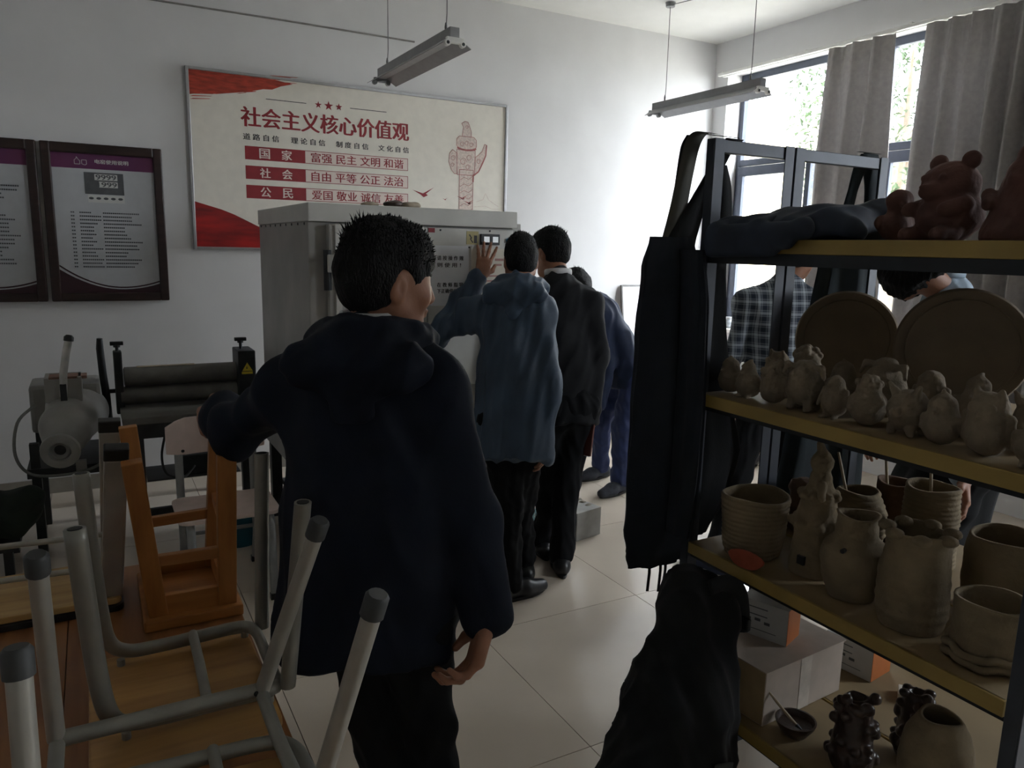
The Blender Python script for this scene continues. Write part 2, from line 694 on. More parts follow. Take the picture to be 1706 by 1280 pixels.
curtain(4.30, 3.70, 3.20, 0.55, 'narrow grey linen curtain nearest the corner of the room', 1, flare=0.06)
curtain(3.50, 2.30, 3.20, 0.55, 'wide grey linen curtain behind the clay bear figurine', 2, flare=0.04)
curtain(2.20, 0.95, 3.20, 0.55, 'grey linen curtain right of the wide one, outside the picture', 3)
curtain(0.84, 0.05, 3.20, 0.55, 'grey linen curtain beside the camera position', 4, flare=0.02)
curtain(-0.85, -2.35, 3.20, 0.55, 'grey linen curtain at the rear end of the window wall', 5, flare=0.02)

# ---------------------------------------------------------------- outside
M_GROUND = mat('outside_paving', 'a9a59c', rough=0.9, var=0.1, scale=1.5)
go = MB().box2((XW + WT + 0.3, -30, -0.6), (60, 45, -0.5)).build('ground_outside', M_GROUND)
struct(go)
M_YW = mat('ochre_render', 'd9cfa8', rough=0.9, var=0.04, scale=2)
bo = thing('neighbour_building', 'pale ochre building outside the window nearest the corner', 'building', (20, 20, -0.5))
MB().box2((17, 17.2, -0.5), (28, 26, 5.7)).build('outer_wall', M_YW, bo)
MB().box2((16.7, 16.9, 5.7), (28.3, 26.3, 5.95)).build('roof_slab', mat('slab_concrete', 'b9b4a8', rough=0.9), bo)
for k in range(3):
    fw = MB().box2((16.98, 18.2 + k * 2.4, 2.2), (17.02, 19.5 + k * 2.4, 4.0)).build('window', M_FRAME, bo)
    MB().box2((16.96, 18.3 + k * 2.4, 2.3), (16.985, 19.4 + k * 2.4, 3.9)).build('pane', mat('dark_glass', '5b646b', rough=0.1), fw)

M_LEAF = mat('broad_leaf', '2a3d1c', rough=0.6, var=0.3, scale=2)
M_BARK = mat('bark', '6b5d4d', rough=0.9, var=0.2, scale=8, bump=0.4, bscale=20)


def tree(x, y, h, rad, label, seed):
    g = random.Random(seed)
    t = thing('broadleaf_tree', label, 'tree', (x, y, -0.5), 'trees outside the windows')
    m = MB()
    m.tube([(x, y, -0.5), (x + 0.05, y - 0.03, h * 0.3), (x - 0.04, y + 0.05, h * 0.62)], [0.16, 0.12, 0.07], 9)
    for k in range(6):
        a = k * 1.05 + g.random()
        m.tube([(x, y, h * (0.28 + 0.05 * k)), (x + rad * 0.4 * math.cos(a), y + rad * 0.4 * math.sin(a), h * (0.45 + 0.05 * k)), (x + rad * 0.75 * math.cos(a), y + rad * 0.75 * math.sin(a), h * (0.52 + 0.06 * k))], [0.06, 0.04, 0.015], 6)
    m.build('trunk', M_BARK, t, smooth=True)
    l = MB()
    for k in range(3600):
        while True:
            p = [g.uniform(-1, 1) for _ in range(3)]
            if 0.3 < sum(q * q for q in p) < 1:
                break
        c = Vector((x + p[0] * rad, y + p[1] * rad, h * 0.62 + p[2] * h * 0.36))
        d = Vector((g.gauss(0, 1), g.gauss(0, 1), g.gauss(0, 0.7) - 0.4)).normalized()
        s_ = d.cross(Vector((0, 0, 1))).normalized()
        L, W = g.uniform(0.09, 0.16), g.uniform(0.02, 0.036)
        up = s_.cross(d) * 0.02
        l.add([c, c + d * L * 0.5 + s_ * W + up, c + d * L, c + d * L * 0.5 - s_ * W + up], [(0, 1, 2), (0, 2, 3)])
    o = l.build('foliage', M_LEAF, t)
    o['kind'] = 'stuff'


tree(9.6, 6.75, 5.8, 1.5, 'broadleaf tree seen in the gap between the two curtains', 3)
tree(9.0, 2.4, 5.0, 1.6, 'broadleaf tree outside behind the wide curtain', 5)

# ---------------------------------------------------------------- hanging fluorescent battens
M_BATTEN = mat('batten_enamel', '8f9092', rough=0.35, metal=0.2, var=0.04)
M_CORDG = mat('grey_cord', '77777a', rough=0.6)
M_BLACK = mat('black_plastic', '17181a', rough=0.45, var=0.1)


def batten(x, y0, y1, z, label, rose):
    t = thing('hanging_light_batten', label, 'ceiling light', (x, (y0 + y1) / 2, z), 'unlit fluorescent battens')
    h = MB().box2((x - 0.028, y0, z - 0.062), (x + 0.028, y1, z)).build('housing', M_BATTEN, t, bevel=0.004)
    for s in (-1, 1):
        pr = [(0.026, -0.05), (0.10, -0.098), (0.10, -0.101), (0.022, -0.055)]
        m = MB()
        P = [(x + s * a, yy, z + b) for yy in (y0 + 0.006, y1 - 0.006) for a, b in pr]
        F = [(0, 1, 2, 3), (7, 6, 5, 4)] + [(k, (k + 1) % 4 + 0, (k + 1) % 4 + 4, k + 4) for k in range(4)]
        m.add(P, F).build('reflector', M_BATTEN, t)
    for yy, dy in ((y0, -1), (y1, 1)):
        hm = MB()
        hm.box2((x - 0.05, yy - 0.012, z - 0.085), (x + 0.05, yy + 0.012, z - 0.055))
        for s in (-1, 1):
            hm.cyl((x + s * 0.045, yy - 0.013, z - 0.085), (x + s * 0.045, yy + 0.013, z - 0.085), 0.017, 14)
        ho = hm.build('lamp_holder', M_WHITE if dy < 0 else M_BATTEN, t, bevel=0.002, seg=1)
        sk = MB()
        for s in (-1, 1):
            sk.cyl((x + s * 0.045, yy + dy * 0.0132, z - 0.085), (x + s * 0.045, yy + dy * 0.0145, z - 0.085), 0.009, 12)
        sk.build('socket_pair', M_BLACK, ho)
    for yy in (y0 + 0.12, y1 - 0.12):
        c = MB().tube([(x, yy, z - 0.001), (x + 0.006, yy, z + 0.1), (x + 0.004, yy, ZC - 0.03)], 0.0028, 6).build('suspension_cord', M_CORDG, t)
        MB().lathe([(0.006, 0), (0.008, 0.03), (0.004, 0.05)], (x, yy, z - 0.002), 10).build('cord_grip', M_CORDG, c, smooth=True)
        MB().lathe([(0.034, -0.032), (0.036, -0.01), (0.04, 0.0)], (x + 0.004, yy, ZC), 18).build('ceiling_rose', M_BATTEN, c, smooth=True)
    MB().tube([(x, y0 + 0.13, ZC - 0.02), (x + 0.02, y0 + 0.4, ZC - 0.07), (x, y1 - 0.13, ZC - 0.02)], 0.003, 6).build('flex', M_CORDG, t)


batten(1.782, 3.947, 5.133, 2.80, 'unlit grey fluorescent batten hanging above the red and white poster', None)
batten(4.012, 3.894, 5.024, 2.80, 'unlit grey fluorescent batten hanging in front of the window', None)

# cable running along the top of the back wall
cb = MB().tube([(XL + 0.01, YB - 0.006, 3.128), (0.4, YB - 0.006, 3.130), (1.3, YB - 0.006, 3.132), (2.2, YB - 0.006, 3.127)], 0.006, 8).build('wall_cable', mat('old_cable', '8f8d89', rough=0.8), smooth=True)
tag(cb, 'thin grey cable clipped along the back wall above the poster', 'cable')

# ---------------------------------------------------------------- printed things on the back wall
def flat(polys, y, name, m, parent):
    b = MB()
    for i, p in enumerate(polys):
        b.add([(x, y - i * 0.000012, z) for x, z in p], [tuple(range(len(p)))])
    return b.build(name, m, parent)


def rect(x0, z0, x1, z1):
    return [(x0, z0), (x1, z0), (x1, z1), (x0, z1)]


def stroke(pts, wd):
    out = []
    for (xa, za), (xb, zb) in zip(pts[:-1], pts[1:]):
        d = Vector((xb - xa, zb - za))
        if d.length < 1e-6:
            continue
        n = Vector((-d.y, d.x)).normalized() * wd / 2
        out.append([(xa - n.x, za - n.y), (xb - n.x, zb - n.y), (xb + n.x, zb + n.y), (xa + n.x, za + n.y)][::1])
    return out


M_PRED = mat('print_dark_red', '8f2029', rough=0.5, var=0.05)
M_PORNG = mat('print_orange_red', 'b8422f', rough=0.5, var=0.2, scale=14, stretch=(1, 1, 4))
M_PRIB = mat('print_ribbon_red', 'b51f1d', rough=0.45, col2='6e1013', scale=3.2, stretch=(1, 1, 5))
M_PINK = mat('print_pale_pink', 'd8c8be', rough=0.5, var=0.10, scale=60)
M_INK = mat('print_black', '2d2a2c', rough=0.6, var=0.1)
M_PWHT = mat('print_cream', 'e6e1d6', rough=0.5, var=0.02)
M_PPAL = mat('print_rose_tint', 'e3d2ca', rough=0.5, var=0.02)
M_ALU = mat('aluminium_trim', 'b5b6b8', rough=0.35, metal=0.8, var=0.05)

po = thing('wall_poster', 'large cream poster with red lettering and ribbons on the back wall', 'poster', (1.80, YB, 1.594))
MB().box2((0.622, YB - 0.016, 1.60), (2.975, YB - 0.001, 2.750)).build('board', M_PWHT, po)
for a, b in (((0.612, 1.588), (0.632, 2.760)), ((2.966, 1.588), (2.986, 2.760))):
    MB().box2((a[0], YB - 0.026, a[1]), (b[0], YB - 0.0005, b[1])).build('frame_side', M_ALU, po, bevel=0.003)
for z in (1.588, 2.742):
    MB().box2((0.632, YB - 0.026, z), (2.966, YB - 0.0005, z + 0.018)).build('frame_rail', M_ALU, po, bevel=0.003)
yp = YB - 0.0168
# brushed red corner
top = [(0.633, 2.741), (0.633, 2.585), (0.70, 2.600), (0.80, 2.604), (0.90, 2.622), (1.0, 2.640), (1.10, 2.668), (1.16, 2.672), (1.22, 2.700), (1.30, 2.722), (1.20, 2.735), (1.12, 2.741)]
g = random.Random(4)
strk = [top]
for k in range(26):
    z = g.uniform(2.545, 2.70)
    x = 0.633 if z < 2.60 and k % 2 else g.uniform(0.9, 1.15)
    L = g.uniform(0.05, 0.22)
    if x > 0.7:
        z = 2.60 + (x + L - 0.9) * 0.32 + g.uniform(-0.02, 0.03)
    strk.append([(x, z), (x + L, z + 0.012), (x + L * 1.1, z + 0.016), (x + 0.02, z + 0.008)])
flat(strk, yp, 'painted_corner', M_PORNG, po)
rb = [(0.633, 1.607), (1.55, 1.607), (1.50, 1.625), (1.30, 1.665), (1.15, 1.705), (1.036, 1.753), (0.96, 1.79), (0.88, 1.828), (0.80, 1.858), (0.72, 1.880), (0.633, 1.904)]
flat([rb], yp, 'painted_ribbon', M_PRIB, po)
# headline, rules and stars
lettering('社会主义核心价值观', 0.950, 2.148, 2.415, 2.545, yp, M_PRED, po, bold=0.035)
stars = []
for cx, r in ((1.474, 0.026), (1.547, 0.034), (1.621, 0.026)):
    stars.append([(cx + (r if k % 2 == 0 else r * 0.4) * math.sin(-k * math.pi / 5), 2.606 + (r if k % 2 == 0 else r * 0.4) * math.cos(k * math.pi / 5)) for k in range(10)])
for st in stars:
    flat([st], yp, 'star', M_PRED, po)
flat([rect(1.116, 2.6045, 1.390, 2.609)], yp, 'rule', M_INK, po)
flat([rect(1.702, 2.6045, 1.976, 2.609)], yp, 'rule', M_INK, po)
for t, x in (('道 路 自 信', 0.958), ('理 论 自 信', 1.279), ('制 度 自 信', 1.597), ('文 化 自 信', 1.912)):
    lettering(t, x, x + 0.238, 2.329, 2.371, yp, M_INK, po, bold=0.03)
for (a, b_), words_, z0 in ((('国', '家'), '富强 民主 文明 和谐', 2.200), (('社', '会'), '自由 平等 公正 法治', 2.071), (('公', '民'), '爱国 敬业 诚信 友善', 1.942)):
    z1 = z0 + 0.089
    flat([rect(0.966, z0, 1.371, z1)], yp, 'red_bar', M_PRED, po)
    flat([rect(1.371, z0, 2.143, z1)], yp, 'pale_bar', M_PRED, po)
    flat([rect(1.374, z0 + 0.004, 2.139, z1 - 0.004)], yp - 0.0005, 'bar_fill', M_PPAL, po)
    lettering(a, 1.062, 1.130, z0 + 0.012, z0 + 0.078, yp - 0.0006, M_PPAL, po, bold=0.03)
    lettering(b_, 1.212, 1.280, z0 + 0.012, z0 + 0.078, yp - 0.0006, M_PPAL, po, bold=0.03)
    lettering(words_, 1.415, 2.105, z0 + 0.012, z0 + 0.078, yp - 0.0012, M_PRED, po, bold=0.02)
# carved ornamental column
col = [[(2.572, 1.61), (2.685, 1.61), (2.688, 2.06), (2.690, 2.24), (2.570, 2.24), (2.569, 2.06)],
       [(2.550, 2.20), (2.700, 2.20), (2.705, 2.39), (2.545, 2.39)],
       [(2.548, 2.205), (2.548, 2.36), (2.510, 2.385), (2.485, 2.355), (2.478, 2.29), (2.500, 2.235), (2.525, 2.205)],
       [(2.700, 2.20), (2.735, 2.235), (2.765, 2.30), (2.795, 2.36), (2.803, 2.44), (2.785, 2.445), (2.765, 2.39), (2.735, 2.36), (2.705, 2.34)],
       [(2.560, 2.39), (2.700, 2.39), (2.715, 2.425), (2.712, 2.47), (2.690, 2.49), (2.565, 2.49), (2.545, 2.47), (2.543, 2.425)],
       [(2.590, 2.49), (2.668, 2.49), (2.668, 2.53), (2.650, 2.575), (2.640, 2.598), (2.612, 2.603), (2.585, 2.585), (2.600, 2.56), (2.595, 2.53)]]
flat(col, yp, 'column_drawing', M_PINK, po)
ln = []
for p in col:
    ln += stroke(p + [p[0]], 0.004)
ln += stroke([(2.548, 2.405), (2.58, 2.393), (2.63, 2.388), (2.68, 2.393), (2.712, 2.405)], 0.014)
ln += stroke([(2.69, 2.20), (2.735, 2.232), (2.77, 2.30), (2.797, 2.36), (2.803, 2.44)], 0.010)
ln += stroke([(2.688, 2.15), (2.69, 2.21)], 0.012)
for k in range(11):
    z = 1.66 + k * 0.05
    ln += stroke([(2.575, z), (2.61, z + 0.022), (2.65, z + 0.008), (2.684, z + 0.035)], 0.003)
for cx, cz, r in ((2.515, 2.32, 0.022), (2.51, 2.27, 0.016), (2.735, 2.31, 0.022), (2.59, 2.43, 0.02), (2.63, 2.44, 0.02), (2.67, 2.43, 0.02), (2.60, 2.30, 0.03), (2.65, 2.33, 0.025), (2.64, 2.26, 0.022), (2.63, 2.56, 0.014)):
    ln += stroke([(cx + r * (1 - k * 0.05) * math.cos(k * 0.7), cz + r * (1 - k * 0.05) * math.sin(k * 0.7)) for k in range(12)], 0.003)
flat(ln, yp - 0.0006, 'column_linework', mat('print_faded_line', 'a4625f', rough=0.5), po)
for cx, cz, s in ((2.27, 2.035, 1.0), (2.60, 2.021, 0.55), (2.655, 1.988, 0.5), (2.45, 2.005, 0.25)):
    bd = [[(cx - 0.028 * s, cz), (cx, cz - 0.022 * s), (cx + 0.035 * s, cz - 0.006 * s), (cx + 0.01 * s, cz + 0.012 * s)],
          [(cx - 0.01 * s, cz + 0.004 * s), (cx + 0.012 * s, cz), (cx + 0.085 * s, cz + 0.055 * s)],
          [(cx - 0.022 * s, cz - 0.004 * s), (cx + 0.004 * s, cz + 0.004 * s), (cx - 0.092 * s, cz + 0.03 * s)]]
    flat(bd, yp, 'flying_bird', M_PRED, po)
flat(stroke([(2.72, 2.0), (2.78, 2.02), (2.80, 2.07), (2.83, 2.02), (2.88, 1.99), (2.92, 1.97)], 0.004) + stroke([(2.70, 1.96), (2.80, 1.97), (2.86, 1.95), (2.93, 1.95)], 0.003), yp, 'skyline_drawing', M_PINK, po)

# framed notices
M_FRW = mat('dark_rosewood', '2c1c1a', rough=0.35, var=0.2, scale=6, stretch=(1, 1, 6))
M_PAPER = mat('notice_paper', 'b9bcc0', rough=0.35, var=0.02)
M_PLUM = mat('print_plum', '6d2a50', rough=0.35, col2='55305c', scale=1.2)
M_DPLUM = mat('print_dark_plum', '3a1c26', rough=0.35, var=0.15, scale=4)
M_GREYP = mat('print_grey_panel', '55575a', rough=0.5)
M_LTP = mat('print_light_grey', 'c8c9c6', rough=0.5, var=0.02)


def notice(x0, label, full):
    t = thing('framed_notice', label, 'notice', (x0 + 0.34, YB, 1.249), 'framed notices on the back wall')
    x1, z0, z1 = x0 + 0.674, 1.249, 2.222
    for a, b in (((x0, z0), (x0 + 0.053, z1)), ((x1 - 0.053, z0), (x1, z1))):
        MB().box2((a[0], YB - 0.045, a[1]), (b[0], YB - 0.0005, b[1])).build('frame_side', M_FRW, t, bevel=0.008)
    for a, b in ((z0, z0 + 0.053), (z1 - 0.06, z1)):
        MB().box2((x0 + 0.05, YB - 0.044, a), (x1 - 0.05, YB - 0.0005, b)).build('frame_rail', M_FRW, t, bevel=0.008)
    xi, xj = x0 + 0.053, x1 - 0.053
    MB().box2((xi, YB - 0.02, z0 + 0.05), (xj, YB - 0.001, z1 - 0.055)).build('sheet', M_PAPER, t)
    y = YB - 0.0208
    flat([rect(xi, 2.072, xj, 2.164)], y, 'header_band', M_PLUM, t)
    cv = [(xi, 1.300), (xj, 1.300)] + [(xi + (xj - xi) * u, 1.345 + 0.33 * max(0, 0.62 - u) ** 2 + 0.25 * max(0, u - 0.62) ** 2 - 0.022) for u in np.linspace(1, 0, 15)]
    flat([cv], y, 'footer_band', M_DPLUM, t)
    flat(stroke([(xi + (xj - xi) * u, 1.345 + 0.36 * max(0, 0.62 - u) ** 2 + 0.27 * max(0, u - 0.62) ** 2 - 0.01) for u in np.linspace(0, 1, 18)], 0.009), y - 0.0003, 'footer_line', M_DPLUM, t)
    yy = y - 0.0006
    g = random.Random(int(x0 * 100) + 90)
    if full:
        flat(stroke([(-0.052, 2.098), (-0.052, 2.122), (-0.040, 2.132), (-0.040, 2.142), (-0.032, 2.13), (-0.028, 2.122), (-0.022, 2.12), (-0.022, 2.098), (-0.052, 2.098)], 0.003)
             + stroke([(-0.012, 2.100), (-0.012, 2.124), (0.014, 2.124), (0.014, 2.100), (0.006, 2.094), (-0.012, 2.100)], 0.003), yy, 'header_emblem', M_LTP, t)
        lettering('电窑使用说明', 0.060, 0.247, 2.106, 2.132, yy, M_LTP, t, bold=0.04)
        flat([rect(-0.005, 1.919, 0.214, 2.052)], yy, 'display_picture', M_GREYP, t)
        flat([rect(0.052, 2.006, 0.180, 2.043), rect(0.075, 1.962, 0.180, 1.998)], yy - 0.0004, 'display_window', M_LTP, t)
        lettering('9999', 0.060, 0.172, 2.010, 2.040, yy - 0.0009, M_GREYP, t, bold=0.05)
        lettering('1999', 0.070, 0.174, 1.966, 1.994, yy - 0.0009, M_GREYP, t, bold=0.05)
        flat([rect(0.01, 1.868, 0.214, 1.916)], yy, 'button_strip', M_LTP, t)
        for k in range(5):
            cx = 0.027 + k * 0.041
            flat([[(cx + 0.014 * math.cos(a), 1.894 + 0.008 * math.sin(a)) for a in np.linspace(0, 6.28, 11)[:-1]]], yy - 0.0004, 'button_picture', M_GREYP, t)
    d = []
    z = 1.80 if full else 2.03
    while z > 1.46:
        if full:
            for xa, xb in ((-0.093, -0.075), (-0.045, 0.045 + g.uniform(-0.03, 0.03)), (0.085, 0.25 + g.uniform(-0.05, 0.06))):
                x = xa
                while x < xb:
                    L = 0.0085
                    d.append(rect(x, z, x + L, z + 0.0085))
                    x += L + 0.0025
            z -= 0.0225
        else:
            if 1.78 < z < 1.86 or 1.95 < z < 1.99:
                z -= 0.02
                continue
            x = xi + 0.06
            xe = xj - 0.05 - g.uniform(0, 0.12)
            while x < xe:
                d.append(rect(x, z, x + 0.009, z + 0.009))
                x += 0.0115
            z -= 0.024
    o = flat(d, yy, 'small_print', M_GREYP, t)
    o['kind'] = 'stuff'


notice(-0.230, 'dark framed notice with plum header and grey display picture', True)
notice(-0.925, 'dark framed notice cut by the left edge of the picture', False)


def smooth_path(pts, n=6):
    """Catmull-Rom through pts"""
    P = [Vector(p) for p in pts]
    P = [P[0] * 2 - P[1]] + P + [P[-1] * 2 - P[-2]]
    out = []
    for i in range(1, len(P) - 2):
        a, b, c, d = P[i - 1:i + 3]
        for k in range(n):
            x = k / n
            out.append(0.5 * ((2 * b) + (c - a) * x + (2 * a - 5 * b + 4 * c - d) * x * x + (3 * b - a - 3 * c + d) * x ** 3))
    return out + [P[-2]]

# ---------------------------------------------------------------- kiln
M_KILN = mat('kiln_grey_steel', 'a5a39e', rough=0.45, var=0.07, scale=4, metal=0.15)
M_KFRONT = mat('kiln_pale_enamel', 'cfcec8', rough=0.4, var=0.05, scale=5)
M_DSTEEL = mat('dark_steel', '2e3032', rough=0.5, metal=0.4, var=0.15)
M_CLAYW = mat('pale_clay', 'a99c8a', rough=0.95, var=0.12, scale=14, bump=0.35, bscale=70)
M_CLAYR = mat('red_clay', '8a5648', rough=0.9, var=0.12, scale=14, bump=0.25, bscale=60)
M_CLAYD = mat('dark_brown_glaze', '40312a', rough=0.35, var=0.25, scale=20, bump=0.25, bscale=50)
M_SHEET = mat('white_paper', 'e4e6ea', rough=0.7, var=0.01)

KX0, KX1, KY0, KY1 = 0.865, 1.92, 3.50, 4.63
k = thing('electric_kiln', 'tall grey steel kiln with control panel below the poster', 'kiln', (1.39, 4.06, 0))
MB().box2((KX0, KY0, 0.47), (KX1, KY1, 1.745)).build('body', M_KILN, k, bevel=0.006)
MB().box2((KX0 - 0.006, KY0 - 0.035, 1.745), (KX1 + 0.004, KY1 + 0.004, 1.827)).build('top_cover', M_KFRONT, k, bevel=0.005)
MB().box2((KX1 + 0.003, KY0 + 0.02, 1.70), (KX1 + 0.055, KY1 - 0.3, 1.77)).build('cable_duct', M_KILN, k, bevel=0.004)
for x in (KX0 + 0.04, KX1 - 0.04):
    for y in (KY0 + 0.05, KY1 - 0.05):
        MB().box2((x - 0.03, y - 0.03, 0.0), (x + 0.03, y + 0.03, 0.47)).build('leg', M_DSTEEL, k, bevel=0.003)
MB().box2((KX0 + 0.07, KY0 + 0.03, 0.20), (KX1 - 0.07, KY1 - 0.05, 0.23)).build('lower_shelf', M_DSTEEL, k)
dr = MB().box2((0.945, KY0 - 0.05, 0.56), (1.425, KY0 - 0.001, 1.735)).build('door', M_KILN, k, bevel=0.008)
MB().box2((0.972, KY0 - 0.062, 0.60), (1.0, KY0 - 0.049, 1.72)).build('edge_strip', M_KFRONT, dr, bevel=0.003)
MB().box2((0.972, KY0 - 0.063, 1.715), (1.40, KY0 - 0.049, 1.735)).build('edge_strip', M_KFRONT, dr, bevel=0.003)
for z in (1.56, 0.74):
    MB().box2((0.925, KY0 - 0.10, z - 0.04), (1.005, KY0 - 0.051, z + 0.04)).build('hinge', M_KILN, k, bevel=0.006)
    MB().cyl((0.93, KY0 - 0.075, z - 0.12), (0.93, KY0 - 0.075, z + 0.06), 0.018, 14).build('hinge_pin', M_DSTEEL, k, smooth=True)
pn = MB().box2((1.435, KY0 - 0.028, 0.95), (1.905, KY0 - 0.001, 1.735)).build('control_panel', M_KFRONT, k, bevel=0.004)
yk = KY0 - 0.0285
c = MB().box2((1.715, yk - 0.012, 1.659), (1.821, yk, 1.713)).build('controller', M_BLACK, pn, bevel=0.002)
M_LCD = bpy.data.materials.new('lit_display')
M_LCD.use_nodes = True
bb = M_LCD.node_tree.nodes['Principled BSDF']
bb.inputs['Base Color'].default_value = (0.6, 0.62, 0.62, 1)
bb.inputs['Emission Color'].default_value = (0.8, 0.85, 0.9, 1)
bb.inputs['Emission Strength'].default_value = 0.35
for x in (1.732, 1.781):
    MB().box2((x, yk - 0.0135, 1.672), (x + 0.030, yk - 0.0118, 1.70)).build('display', M_LCD, pn)
lb = MB().box2((1.640, yk - 0.0015, 1.659), (1.706, yk + 0.001, 1.724)).build('warning_label', mat('label_yellow', 'b3a878', rough=0.6, var=0.1), pn)
flat([stroke([(1.655, 1.708), (1.668, 1.690), (1.660, 1.688), (1.675, 1.668)], 0.006)[i] for i in range(3)] + [rect(1.680, 1.666, 1.698, 1.704)], yk - 0.0019, 'warning_symbol', M_INK, pn)
MB().cyl((1.876, yk + 0.002, 1.682), (1.876, yk - 0.012, 1.682), 0.014, 16).build('blue_button', mat('blue_plastic', '3e9cc0', rough=0.4), pn, smooth=True)
MB().box2((1.437, yk - 0.001, 1.712), (1.470, yk + 0.001, 1.733)).build('red_tag', M_PRED, pn)
for x, z in ((1.50, 1.725), (1.655, 1.645), (1.66, 1.52), (1.66, 1.40), (1.77, 1.728), (1.895, 1.6)):
    MB().lathe([(0.005, 0), (0.004, 0.003), (0.0015, 0.004)], (x, yk, z), 10, axis=(0, -1, 0)).build('screw', M_DSTEEL, pn)
rv = MB()
for i in range(9):
    rv.lathe([(0.007, 0), (0.005, 0.003)], (KX0 - 0.0005, KY0 + 0.06 + i * 0.125, 1.735), 8, axis=(-1, 0, 0))
rv.build('rivet_row', M_DSTEEL, k)['kind'] = 'stuff'

n1 = thing('paper_notice', 'white printed sheet with two lines of text taped to the kiln', 'notice', (1.552, KY0 - 0.03, 1.357))
MB().box2((1.449, yk - 0.0012, 1.357), (1.655, yk - 0.0004, 1.651)).build('sheet', M_SHEET, n1)
yt = yk - 0.0018
for tx, x1, z in (('请 按 操 作 规', 1.623, 1.590), ('则 使 用 ！', 1.610, 1.556), ('在 教 师 指 导', 1.623, 1.459), ('下正确使用！', 1.600, 1.429)):
    lettering(tx, 1.483, x1, z - 0.010, z + 0.012, yt, M_INK, n1, bold=0.04)
n2 = thing('paper_notice', 'cream printed sheet behind the raised hand on the kiln panel', 'notice', (1.76, KY0 - 0.03, 1.36))
MB().box2((1.668, yk - 0.0012, 1.37), (1.868, yk - 0.0004, 1.640)).build('sheet', mat('cream_paper', 'dcd7c8', rough=0.7, var=0.03), n2)
flat([rect(1.80, 1.58, 1.85, 1.592), rect(1.80, 1.555, 1.84, 1.565), rect(1.70, 1.50, 1.83, 1.508), rect(1.70, 1.475, 1.80, 1.483)], yt, 'faded_print', mat('print_faded_red', 'b98f88', rough=0.7), n2)

for nm, pos, r, mt, lab in (('clay_lump', (1.312, 3.62, 1.829), (0.05, 0.04, 0.018), M_CLAYD, 'small dark brown clay lump on top of the kiln'),
                            ('clay_lump', (1.40, 3.63, 1.829), (0.055, 0.04, 0.016), M_CLAYW, 'small pale clay lump on top of the kiln'),
                            ('clay_lump', (1.20, 3.64, 1.829), (0.045, 0.035, 0.012), M_CLAYW, 'flat pale clay scrap at the left on top of the kiln')):
    s = Sdf().ell((pos[0], pos[1], pos[2] + r[2] * 0.8), r, 0.01).ell((pos[0] + r[0] * 0.5, pos[1], pos[2] + r[2]), (r[0] * 0.45, r[1] * 0.5, r[2] * 0.9), 0.012).half((0, 0, 1), (0, 0, pos[2]))
    tag(body(nm, s, 0.004, mt, loc=pos, disp=(0.003, 90, 3, (1, 1, 1)), floor=pos[2]), lab, 'clay')

# ---------------------------------------------------------------- slab roller
M_RGREY = mat('roller_grey', '6d6b66', rough=0.5, metal=0.3, var=0.12, scale=10)
M_BED = mat('roller_bed', '6a6862', rough=0.55, var=0.12, scale=4)
t = thing('slab_roller', 'grey slab roller machine with steel roller beside the kiln', 'machine', (0.45, 4.85, 0))
MB().box2((0.09, 4.45, 0.66), (0.80, 5.34, 0.70)).build('bed', M_BED, t, bevel=0.006)
MB().box2((0.10, 4.46, 0.58), (0.79, 4.49, 0.66)).build('front_apron', M_DSTEEL, t)
MB().tube([(0.12, 4.82, 0.868), (0.125, 4.82, 0.868), (0.735, 4.82, 0.868), (0.74, 4.82, 0.868)], [0.045, 0.056, 0.056, 0.045], 26).build('upper_roller', M_RGREY, t, smooth=True)
MB().cyl((0.10, 4.82, 0.757), (0.75, 4.82, 0.757), 0.054, 26).build('lower_roller', M_RGREY, t, smooth=True)
MB().box2((0.19, 4.800, 0.921), (0.50, 4.84, 0.926)).build('dried_clay_streak', M_CLAYW, t, bevel=0.002)
for x, kd in ((0.095, 0), (0.765, 1)):
    if kd == 0:
        MB().box2((x - 0.022, 4.775, 0.66), (x + 0.022, 4.865, 1.02)).build('side_post', M_DSTEEL, t, bevel=0.008)
    else:
        g = MB().box2((x - 0.035, 4.70, 0.70), (x + 0.065, 4.92, 1.005)).build('gear_housing', M_DSTEEL, t, bevel=0.008)
        tri = [(x - 0.012 + 0.03 * a, 0.905 + 0.03 * b_) for a, b_ in ((-0.6, -0.7), (1.4, -0.7), (0.4, 1.0))]
        flat([[(px + 0.015, pz) for px, pz in tri]], 4.6995, 'warning_triangle', mat('label_bright_yellow', 'c9b22a', rough=0.5), g)
        flat([[(x + 0.012 + 0.012 * a, 0.905 + 0.012 * b_) for a, b_ in ((-0.4, -0.7), (0.4, -0.7), (0.0, 1.0))]], 4.699, 'triangle_symbol', M_INK, g)
        flat([rect(x - 0.018, 0.865, x + 0.045, 0.880)], 4.6995, 'label_strip', MATS['label_bright_yellow'], g)
    sc = MB().cyl((x, 4.82, 1.0), (x, 4.82, 1.045), 0.009, 10).build('adjusting_screw', M_DSTEEL, t, smooth=True)
    kb = MB().cyl((x, 4.82, 1.04), (x, 4.82, 1.055), 0.018, 14)
    kb.box2((x - 0.034, 4.806, 1.052), (x + 0.034, 4.834, 1.073))
    kb.build('adjusting_knob', M_BLACK, t, bevel=0.003)
MB().cyl((0.02, 4.82, 0.79), (0.10, 4.82, 0.79), 0.012, 12).build('drive_shaft', M_DSTEEL, t, smooth=True)
MB().tube([(0.012, 4.72, 1.105), (0.010, 4.725, 1.05), (0.016, 4.75, 0.9), (0.025, 4.80, 0.78), (0.03, 4.83, 0.66), (0.035, 4.86, 0.60)], [0.015, 0.019, 0.02, 0.021, 0.02, 0.018], 12).build('drive_lever', M_DSTEEL, t, smooth=True)
